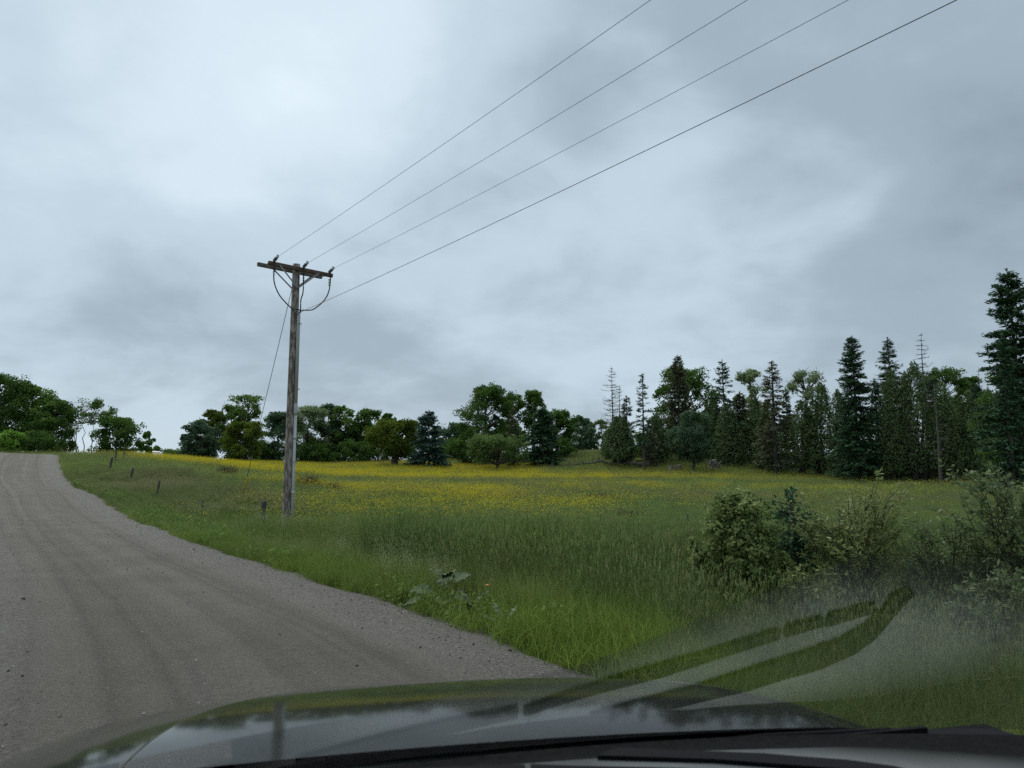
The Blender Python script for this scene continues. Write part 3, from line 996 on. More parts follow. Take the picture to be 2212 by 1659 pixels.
def build_pole():
    root = empty('utility_pole', POLE_B, 'weathered wooden utility pole with double crossarm standing in the verge grass', 'utility pole')
    o = POLE_B
    top = POLE_T - o
    H = top[2]
    n = 26
    t = np.linspace(-0.03, 1, n)
    path = top[None] * t[:, None]
    shaft = Soup()
    V, Fs = tube(path, np.interp(t, [0, 1], [0.150, 0.112]), 20)
    shaft.add(V, Fs)
    obj('pole_shaft', shaft.mesh('pole_shaft', M['pole_wood'], True), root)
    NEAR = np.array([ARM[1], -ARM[0], 0])                    # the side the wires pull from
    zc = 0.19
    for k, (off, shift, mt) in enumerate(((0.185, 0.08, 'arm_wood'), (-0.185, -0.10, 'arm_wood_grey'))):
        c = top - UP * zc + NEAR * off + ARM * shift
        V, Fs = box(c, (2.16, 0.095, 0.12), [ARM, NEAR, UP])
        a = obj('crossarm', Soup().add(V, Fs).mesh('crossarm', M[mt]), root)
        bv = a.modifiers.new('bevel', 'BEVEL'); bv.width = 0.012; bv.segments = 2
        for s in (-1, 1):
            p0 = c + ARM * (s * 0.66 - shift) + NEAR * 0.062 * (1 if k == 0 else -1) - UP * 0.02
            p1 = top - UP * 0.78 + NEAR * (0.150 if k == 0 else -0.150) + ARM * s * .02
            V, Fs = box((p0 + p1) / 2, (np.linalg.norm(p1 - p0), 0.045, 0.012), None)
            d = unit(p1 - p0); b = unit(np.cross(NEAR, d)); nn = np.cross(d, b)
            V, Fs = box((p0 + p1) / 2, (np.linalg.norm(p1 - p0), 0.045, 0.010), [d, b, nn])
            obj('brace', Soup().add(V, Fs).mesh('brace', M['steel']), root)
    for s in (-1, 1):                                         # bolts tying the two arms together
        p = top - UP * zc + ARM * s * 0.98
        V, Fs = tube([p - NEAR * .29, p + NEAR * .29], 0.011, 8)
        obj('bolt', Soup().add(V, Fs).mesh('bolt', M['steel'], True), root)
    # three dead-end insulators on the wire side, each with its cable looping down to the riser
    starts = []
    join = top - UP * 1.50 + NEAR * .19 + ARM * .10
    for q, s in enumerate((-0.84, 0.13, 1.02)):
        base = top - UP * (zc - 0.075) + NEAR * 0.20 + ARM * s
        ins = Soup()
        tipv = base + WDIR * 0.30 + UP * 0.05
        V, Fs = tube(np.linspace(base, tipv, 4), 0.018, 8)
        ins.add(V, Fs)
        for j in range(4):
            cpt = base + (tipv - base) * (0.22 + 0.2 * j)
            dd = unit(tipv - base)
            V, Fs = tube([cpt - dd * .016, cpt - dd * .004, cpt + dd * .014], [.022, .052, .024], 10)
            ins.add(V, Fs)
        io = obj('insulator', ins.mesh('insulator', M['insulator'], False), root)
        cl = Soup()
        V, Fs = box(tipv + WDIR * .06, (.13, .035, .06), [WDIR, np.cross(UP, WDIR), UP])
        cl.add(V, Fs)
        V, Fs = box(tipv + WDIR * .03 + UP * .05, (.05, .03, .05), [WDIR, np.cross(UP, WDIR), UP])
        cl.add(V, Fs)
        obj('clamp', cl.mesh('clamp', M['steel']), io)
        wstart = tipv + WDIR * 0.10
        starts.append(wstart + o)
        hang = base + NEAR * .05 - UP * .20
        if q == 0:
            path = [tipv, base + UP * .02 + NEAR * .06, hang, hang - UP * .45 + ARM * .02, hang - UP * .85 + ARM * .22, hang - UP * 1.18 + ARM * .62, join - ARM * .16 + UP * .02, join, join - UP * .12]
        elif q == 1:
            path = [tipv, base + NEAR * .05, hang, hang - UP * .6, join + UP * .35, join + UP * .02, join - UP * .12]
        else:
            path = [tipv, base + NEAR * .05 + ARM * .03, hang + ARM * .04, hang - UP * .40, hang - UP * .72 - ARM * .14, hang - UP * 1.0 - ARM * .40, join + ARM * .35 + UP * .07, join, join - UP * .12]
        V, Fs = tube(along(path, 46), 0.019, 7)
        cab = obj('drop_cable', Soup().add(V, Fs).mesh('drop_cable', M['rubber'], True), root)
        term = Soup()
        for j in range(5):
            c = hang - UP * (.03 + .05 * j)
            V, Fs = tube([c + UP * .012, c, c - UP * .012], [.020, .036, .020], 8)
            term.add(V, Fs)
        obj('terminator', term.mesh('terminator', M['rubber']), cab)
    # grey riser pipe down the side of the pole
    side = unit(np.array([0.90, -0.42, 0]))
    gtop = 1 - 1.62 / H
    def rp(tt, r):
        return top * tt + side * (np.interp(tt, [0, 1], [0.150, 0.112]) + r - .005)
    tm = 0.435
    V, Fs = tube([rp(gtop, .05), rp(.8, .05), rp(tm + .02, .05)], .052, 14)
    up_ = obj('conduit', Soup().add(V, Fs).mesh('conduit', M['conduit'], True), root)
    V, Fs = tube([rp(tm + .03, .05), rp(tm + .028, .05), rp(tm, .05), rp(tm - .012, .05)], [.055, .060, .060, .05], 14)
    obj('coupling', Soup().add(V, Fs).mesh('coupling', M['conduit'], True), up_)
    V, Fs = tube([rp(tm, .05), rp(.2, .05), rp(-.02, .05)], .043, 14)
    lo = obj('conduit', Soup().add(V, Fs).mesh('conduit', M['conduit'], True), root)
    for tt in (.345, .145):
        V, Fs = tube([rp(tt, .05), rp(tt - .012, .05)], .051, 14)
        obj('coupling', Soup().add(V, Fs).mesh('coupling', M['conduit'], True), lo)
    for tt in (.955 * gtop, .52, .25):
        V, Fs = box(rp(tt, .05) + side * .052, (.012, .16, .035), [side, np.cross(UP, side), UP])
        obj('strap', Soup().add(V, Fs).mesh('strap', M['steel']), root)
    # neutral bracket
    nb = top - UP * 1.60 + NEAR * .12 + ARM * .02
    V, Fs = box(nb + NEAR * .06, (.05, .22, .05), [ARM, NEAR, UP])
    obj('bracket', Soup().add(V, Fs).mesh('bracket', M['steel']), root)
    starts.append(o + nb + NEAR * .14)
    # power lines back along the road
    for (ex, S, lab, r) in zip((1405, 1614, 1832, 2066), starts,
                               ('topmost thin power line, from the left end of the crossarm', 'second thin power line from the top, from the crossarm beside the pole',
                                'third thin power line from the top, from the right end of the crossarm', 'lowest power line, fixed to the pole below the crossarm'), (.0045, .0045, .0045, .0062)):
        R = ray(ex, 0)
        A = np.array([[WDIR[0], -R[0]], [WDIR[1], -R[1]]])
        tq, kq = np.linalg.solve(A, -S[:2])
        zq = CAMZ + kq * R[2]
        Lw, sag = 46.0, 0.35
        m_ = (zq - S[2] + 4 * sag / Lw ** 2 * tq * (Lw - tq)) / tq
        t = np.linspace(0, Lw, 60)
        z = S[2] + m_ * t - 4 * sag / Lw ** 2 * t * (Lw - t)
        P = np.stack([S[0] + WDIR[0] * t, S[1] + WDIR[1] * t, z], 1)
        V, Fs = tube(P, r, 5)
        tag(obj('power_line', Soup().add(V, Fs).mesh('power_line', M['wire'], True)), lab, 'power line', 'power lines running off over the road')
    # guy wire with its yellow guard
    gt = o + top * (1 - 0.62 / H) - ARM * .05 - WDIR * .11
    gb = pt(521, 1086, 30.0)
    gb[2] = gz(gb[0], gb[1])
    g = empty('guy_wire', gb, 'thin guy wire slanting from the utility pole down into the buttercups', 'guy wire')
    V, Fs = tube([np.zeros(3), (gt - gb) / 2, gt - gb], .0095, 6)
    obj('cable', Soup().add(V, Fs).mesh('cable', M['wire'], True), g)
    d = unit(gt - gb)
    V, Fs = tube([d * .35, d * 1.5], .022, 8)
    tag(obj('guard', Soup().add(V, Fs).mesh('guard', M['guard'], True), g), 'yellow plastic guard')
    return root


build_pole()


def fence_post(xd, top_yd, base_yd, rad, lean, name, label):
    """a post whose foot shows above the grass at base_yd"""
    r = ray(xd, base_yd)
    k = 5.0
    while CAMZ + r[2] * k > gz(r[0] * k, r[1] * k) + .28 and k < 70:
        k += .1
    d = r[1] * k
    x = r[0] * k
    z0 = gz(x, d)
    h = max(pt(xd, top_yd, d)[2] - z0, .5)
    rng = np.random.default_rng(int(xd))
    s = Soup()
    n = 7
    t = np.linspace(0, 1, n)
    path = np.stack([lean * t * h, .03 * np.sin(t * 3), -.25 + t * (h + .25)], 1)
    V, Fs = tube(path, rad * (1 + .10 * rng.normal(size=n)), 7)
    s.add(V, Fs)
    tag(obj(name, s.mesh(name, M['post_wood' if rad > .025 else 'post_steel'], rad > .025), None, (x - lean * h, d, z0)), label, 'fence post', 'fence posts along the meadow')
    return np.array([x, d, z0 + h])


posts = [fence_post(268, 974, 986, .05, .12, 'fence_post', 'tiny far fence post on the crest, right of its leaning neighbour'),
         fence_post(250, 973, 990, .06, .10, 'fence_post', 'leaning fence post on the crest just before the skyline grass'),
         fence_post(241, 987, 1008, .065, .22, 'fence_post', 'leaning wooden fence post, third along from the crest'),
         fence_post(286, 1010, 1038, .05, .26, 'fence_post', 'thin fence post leaning right on the grassy bank'),
         fence_post(343, 1037, 1063, .045, .18, 'fence_post', 'slim pale-grey fence post in the bank grass, left of the guy wire'),
         fence_post(437, 1080, 1102, .030, .05, 'fence_post', 'short thin fence post almost lost in the tall grass'),
         fence_post(569, 1082, 1122, .075, .06, 'fence_post', 'stout dark wooden fence post just left of the utility pole'),
         fence_post(998, 1118, 1152, .022, .03, 'metal_fence_post', 'thin dark rod post in the grass right of the utility pole'),
         fence_post(1199, 1111, 1152, .017, .02, 'metal_fence_post', 'very thin rod post among tall grass stems'),
         fence_post(1487, 1110, 1146, .017, .0, 'metal_fence_post', 'thin rod post just left of the round green shrub')]


def fence_wire():
    P = []
    for a, b in zip(posts[:-1], posts[1:]):
        t = np.linspace(0, 1, 8, endpoint=False)[:, None]
        q = a + (b - a) * t
        q[:, 2] -= .12 + .10 * np.sin(np.pi * t[:, 0])
        P.append(q)
    P.append(posts[-1][None] - [0, 0, .12])
    P.append(np.array([[6.5, 4.0, .55]]))
    V, Fs = tube(np.vstack(P), .0028, 4)
    tag(obj('fence_wire', Soup().add(V, Fs).mesh('fence_wire', M['wire'])), 'thin fence wire strung between the posts along the meadow', 'fence wire')


fence_wire()

# ------------------------------------------------------------------ trees
def limb(p0, p1, bow, rng, n=6):
    t = np.linspace(0, 1, n)[:, None]
    return p0 + (p1 - p0) * t + bow * np.sin(np.pi * t) + rng.normal(0, .02, (n, 3)) * np.linalg.norm(p1 - p0) * np.sin(np.pi * t)


def broadleaf(h, w, cb, rng, leaf, n_lobe=34, per=230, lobe=.17, trunk_r=None, open_=0.0, top_heavy=.5, bend=0., stems=1, twigs=0, flat=.78, dens=1.0, spread=.35):
    """(trunk soup, crown soup): trunk with limbs to leafy lobes inside an uneven crown"""
    tr, cr = Soup(), Soup()
    trunk_r = trunk_r or h * .018 + .05
    n_lobe = int(n_lobe * 1.7); per = int(per * .98); lobe *= 1.12
    hz, zc = (h - cb) / 2, (h + cb) / 2
    L = []
    while len(L) < n_lobe:
        t = rng.uniform(-1, 1)
        prof = math.sqrt(max(0, 1 - abs((t - (top_heavy - .5)) / (1.02 + abs(top_heavy - .5))) ** 2.2))
        r = w / 2 * prof * rng.uniform(.25, 1) ** .6
        a = rng.uniform(0, 6.28)
        L.append((r * math.cos(a), r * math.sin(a), zc + t * hz * .93))
    L = np.array(L)
    lr = w * lobe * rng.uniform(.65, 1.25, n_lobe)
    lr = np.minimum(lr, .30 * h)
    L[:, 2] = np.minimum(L[:, 2], h - lr * flat)
    L[0] = (rng.normal(0, w * .05), rng.normal(0, w * .05), h - lr[0] * flat)
    sb = []
    for s in range(stems):
        a = rng.uniform(0, 6.28)
        b = np.array([math.cos(a), math.sin(a), 0]) * (0 if stems == 1 else spread * rng.uniform(.3, 1))
        topp = np.array([bend * h + b[0] * 2.5, b[1] * 2.5, h * rng.uniform(.74, .86)])
        p = limb(b - UP * .3, topp, rng.normal(0, .015 * h, 3) * [1, 1, 0], rng, 9)
        V, Fs = tube(p, np.linspace(1.15, .22, 9) * trunk_r / (stems ** .5), 8)
        tr.add(V, Fs)
        sb.append(p)
    for i in range(n_lobe):
        p = sb[i % stems]
        zt = np.clip(L[i, 2] - np.hypot(L[i, 0], L[i, 1]) * .75, cb * .75, p[-1, 2])
        k = np.interp(zt, p[:, 2], np.arange(9))
        k0 = int(min(7, k))
        p0 = p[k0] + (p[k0 + 1] - p[k0]) * (k - k0)
        V, Fs = tube(limb(p0, L[i], UP * -.03 * h * rng.uniform(0, 1), rng), np.linspace(.42, .10, 6) * trunk_r * rng.uniform(.6, 1.), 5)
        tr.add(V, Fs)
        for _ in range(twigs):
            tip = L[i] + unit(rng.normal(size=3) + [0, 0, .6]) * lr[i] * rng.uniform(.9, 1.4)
            V, Fs = tube(limb(L[i], tip, rng.normal(0, .05, 3), rng, 4), np.linspace(.035, .012, 4), 3)
            tr.add(V, Fs)
        # flattened puffs of leaves: each lobe is several sub-puffs so that its outline stays ragged
        nsub = 6
        m = int(per * dens * rng.uniform(.7, 1.25))
        sub = L[i] + unit(rng.normal(size=(nsub, 3))) * lr[i] * rng.uniform(.3, .75, (nsub, 1)) * [1, 1, flat]
        which = rng.integers(0, nsub, m)
        dv = unit(rng.normal(size=(m, 3)) + [0, 0, .25])
        rad = lr[i] * .52 * rng.uniform(.25, 1.0, (m, 1)) ** .55
        C = sub[which] + dv * rad * [1, 1, flat]
        N = dv * .7 + [0, 0, .45] + rng.normal(0, .55, (m, 3))
        keep = rng.uniform(size=m) > open_
        V, Fq = cards(C[keep], N[keep], leaf * rng.uniform(.7, 1.35, keep.sum()), leaf * .72, None, rng)
        lobev = np.clip(rng.normal(.5, .2), 0, 1)
        cr.add(V, Fq, np.repeat(np.clip(rng.normal(lobev, .18, keep.sum()), 0, 1), 4))
    return tr, cr


def conifer(h, w, bare, rng, leaf, whorl=.42, nb=6, power=.62, droop=.25, spray=.55, thick=1.0, ragged=.25, skirt=None, trunk_r=None, thin=0.0):
    """spire with whorls of branches, each carrying sideways sprays of needles"""
    tr, cr = Soup(), Soup()
    trunk_r = trunk_r or h * .012 + .05
    zz = np.linspace(-.3, h, 12)
    wob = np.cumsum(rng.normal(0, .015, (12, 2)), 0)
    path = np.column_stack([wob, zz])
    V, Fs = tube(path, np.interp(zz, [0, h], [trunk_r, .02]), 8)
    tr.add(V, Fs)
    z = bare
    C, N, T, LL, va = [], [], [], [], []
    while z < h - .25:
        f = (h - z) / (h - bare)
        R = w / 2 * f ** power
        if skirt:
            R *= np.interp(z, [bare, bare + skirt], [.75, 1])
        for _ in range(nb):
            if rng.uniform() < thin:
                continue
            a = rng.uniform(0, 6.28)
            ln = max(.25, R * rng.uniform(1 - ragged * 1.6, 1 + ragged * .5))
            d = np.array([math.cos(a), math.sin(a), 0])
            n = max(3, int(ln / .30) + 2)
            t = np.linspace(0, 1, n)[:, None]
            tipz = -droop * ln * (1.1 if z < h * .6 else .4) + .28 * ln * f ** .3 * 0
            ctr = np.array([np.interp(z, zz, path[:, 0]), np.interp(z, zz, path[:, 1]), z + rng.normal(0, .1)])
            P = ctr + d * ln * t + UP * (tipz * (t ** 1.0) + .22 * droop * ln * t ** 3 * 1.6 + (.30 * ln * t if z > h * .75 else 0))
            V, Fs = tube(P, np.linspace(.030, .010, n) * (h / 14) ** .5, 3, False)
            tr.add(V, Fs)
            m = int((5 + ln * 15 * thick))
            u = rng.uniform(.12, 1.0, m) ** .8
            base = np.stack([np.interp(u, t[:, 0], P[:, q]) for q in range(3)], 1)
            sgn = rng.choice([-1, 1], m)
            ang = a + sgn * rng.uniform(.35, 1.15, m)
            dirs = np.stack([np.cos(ang), np.sin(ang), rng.uniform(-.55, .12, m)], 1)
            ls = spray * rng.uniform(.55, 1.2, m) * (1.15 - .55 * u) * min(1, .45 + ln / 2.2)
            C.append(base + dirs * ls[:, None] * .42 + rng.normal(0, .05, (m, 3)))
            N.append(np.stack([rng.normal(0, .5, m), rng.normal(0, .5, m), np.ones(m)], 1))
            T.append(dirs); LL.append(ls)
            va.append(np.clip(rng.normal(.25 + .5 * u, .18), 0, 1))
        z += whorl * rng.uniform(.7, 1.25) * (.55 + .45 * f)
    # leader
    m = 26
    zt = h - rng.uniform(0, 1.0, m) * min(1.2, h * .1)
    lead = min(.26, h * .03 + .05)
    ang = rng.uniform(0, 6.28, m)
    dirs = np.stack([np.cos(ang) * .6, np.sin(ang) * .6, np.full(m, .7)], 1)
    C.append(np.stack([np.full(m, path[-1, 0]), np.full(m, path[-1, 1]), zt], 1) + dirs * .08)
    N.append(rng.normal(size=(m, 3))); T.append(dirs); LL.append(np.full(m, lead)); va.append(np.full(m, .6))
    C, N, T, LL, va = (np.concatenate(q) for q in (C, N, T, LL, va))
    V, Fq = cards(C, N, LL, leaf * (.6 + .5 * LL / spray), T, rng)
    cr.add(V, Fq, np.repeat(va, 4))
    return tr, cr


def cedar(h, w, base, rng, leaf, n=5200, stems=3, lump=.28, power=.62, tip=1.0):
    """dense egg of upright flat sprays over several trunks"""
    tr, cr = Soup(), Soup()
    for s in range(stems):
        a = rng.uniform(0, 6.28)
        b = np.array([math.cos(a), math.sin(a), 0]) * w * (.10 if stems > 1 else 0) * rng.uniform(.4, 1.4)
        p = limb(b - UP * .3, b * 1.6 + UP * h * rng.uniform(.6, .9), rng.normal(0, .15, 3) * [1, 1, 0], rng, 7)
        V, Fs = tube(p, np.linspace(1.1, .2, 7) * (.12 + .008 * h), 7)
        tr.add(V, Fs)
        for _ in range(9):
            q = p[rng.integers(0, 4)]
            a = rng.uniform(0, 6.28)
            e = q + np.array([math.cos(a), math.sin(a), -.15]) * w * rng.uniform(.2, .45)
            V, Fs = tube(limb(q, e, -UP * .1, rng, 4), np.linspace(.03, .01, 4), 3)
            tr.add(V, Fs)
    ph = rng.uniform(0, 6.28, 8)
    peaks = [(rng.uniform(-.22, .22) * w, rng.uniform(-.15, .15) * w, rng.uniform(.82, .97) * h, rng.uniform(.5, .75)) for _ in range(2)] + [(0, 0, h, 1.0)]
    Cs = []
    for (px, py, ht, sc_) in peaks:
        m = int(n * sc_ / 2.2)
        t = rng.uniform(0, 1, m) ** 1.15
        z = base + (ht - base) * t
        R = w / 2 * sc_ * (1 - t) ** power * np.interp(t, [0, .12], [.72, 1])
        a = rng.uniform(0, 6.28, m)
        lum = 1 + lump * (.5 * np.sin(3 * a + ph[0] + z * 1.1) + .5 * np.sin(5 * a - z * 1.7 + ph[1]) + .35 * np.sin(9 * a + z * 2.9 + ph[2]))
        r = R * np.maximum(.2, lum) * rng.uniform(.55, 1.05, m)
        Cs.append(np.stack([px + r * np.cos(a), py + r * np.sin(a), z + .25 * np.sin(4 * a + ph[3])], 1))
    C = np.concatenate(Cs)
    a = np.arctan2(C[:, 1], C[:, 0])
    m = len(C)
    out = np.stack([np.cos(a), np.sin(a), np.zeros(m)], 1)
    T = out * .7 + UP * .5 + rng.normal(0, .45, (m, 3))
    N = out * .6 + [0, 0, .35] + rng.normal(0, .5, (m, 3))
    V, Fq = cards(C, N, leaf * 2.0 * rng.uniform(.6, 1.3, m), leaf * .62, T, rng)
    cr.add(V, Fq, np.repeat(np.clip(rng.normal(.5, .22, m), 0, 1), 4))
    return tr, cr


def dead_conifer(h, w, bare, rng, whorl=.42, nb=5, up=.5, power=.58, r=None, twig=5, sides=None):
    tr, br = Soup(), Soup()
    zz = np.linspace(-.3, h, 12)
    path = np.column_stack([np.cumsum(rng.normal(0, .02, (12, 2)), 0), zz])
    V, Fs = tube(path, np.interp(zz, [0, h], [r or h * .010 + .03, .012]), 7)
    tr.add(V, Fs)
    z = bare
    while z < h - .15:
        f = (h - z) / (h - bare)
        for _ in range(nb):
            a = rng.uniform(0, 6.28)
            ln = max(.2, w / 2 * f ** power * rng.uniform(.55, 1.1))
            d = np.array([math.cos(a), math.sin(a), 0])
            t = np.linspace(0, 1, 6)[:, None]
            c = np.array([np.interp(z, zz, path[:, 0]), np.interp(z, zz, path[:, 1]), z])
            upk = up * rng.uniform(.2, 1.3)
            P = c + d * ln * t + UP * (-.22 * ln * t * rng.uniform(.3, 1.8) + upk * ln * t ** 2.4) + rng.normal(0, .05, (6, 3)) * t
            V, Fs = tube(P, np.linspace(.032, .010, 6), 3, False)
            br.add(V, Fs)
            for _ in range(int(twig * min(1, ln))):
                u = rng.uniform(.3, 1)
                b = np.array([np.interp(u, t[:, 0], P[:, q]) for q in range(3)])
                an = a + rng.choice([-1, 1]) * rng.uniform(.4, 1.0)
                e = b + np.array([math.cos(an), math.sin(an), rng.uniform(-.2, .7)]) * ln * .3 * rng.uniform(.5, 1.2)
                V, Fs = tube([b, (b + e) / 2 - UP * .02, e], [.016, .012, .007], 3, False)
                br.add(V, Fs)
        z += whorl * rng.uniform(.7, 1.3)
    return tr, br


TREE_N = [0]


def place(xd, d, top_yd, base_yd=None):
    v = (CY - (base_yd or 1010)) / F
    x = d * ((xd - CX) / F) / (CP - SP * v)
    z0 = gz(x, d)
    return np.array([x, d, z0]), pt(xd, top_yd, d)[2] - z0


def px(n, d):
    return n * d / F


def plant_tree(name, label, cat, group, xd, d, top_yd, kind, width, matname, bark='bark', **kw):
    TREE_N[0] += 1
    rng = np.random.default_rng(100 + TREE_N[0])
    loc, h = place(xd, d, top_yd)
    w = px(width, d) * (1.22 if kind in ('broad', 'spruce') else 1.12)
    leaf = kw.pop('leaf', .0027 if kind == 'broad' else .0030) * d
    if kind == 'broad':
        cb = kw.pop('cb', .22) * h
        tr, cr = broadleaf(h, w, cb, rng, leaf, **kw)
    elif kind == 'spruce':
        bare = kw.pop('bare', .08) * h
        tr, cr = conifer(h, w, bare, rng, leaf * .55, spray=kw.pop('spray', .0085 * d), **kw)
    elif kind == 'cedar':
        base = kw.pop('base', .09) * h
        tr, cr = cedar(h, w, base, rng, leaf * .8, **kw)
    elif kind == 'dead':
        bare = kw.pop('bare', .1) * h
        tr, cr = dead_conifer(h, w, bare, rng, **kw)
    root = empty(name, loc, label, cat, group, 0)
    obj('trunk', tr.mesh('trunk', M[bark], True), root)
    if kind == 'dead':
        obj('branches', cr.mesh('branches', M[bark], False), root)['kind'] = 'stuff'
    else:
        obj('crown', cr.mesh('crown', M[matname], False), root)
    return root


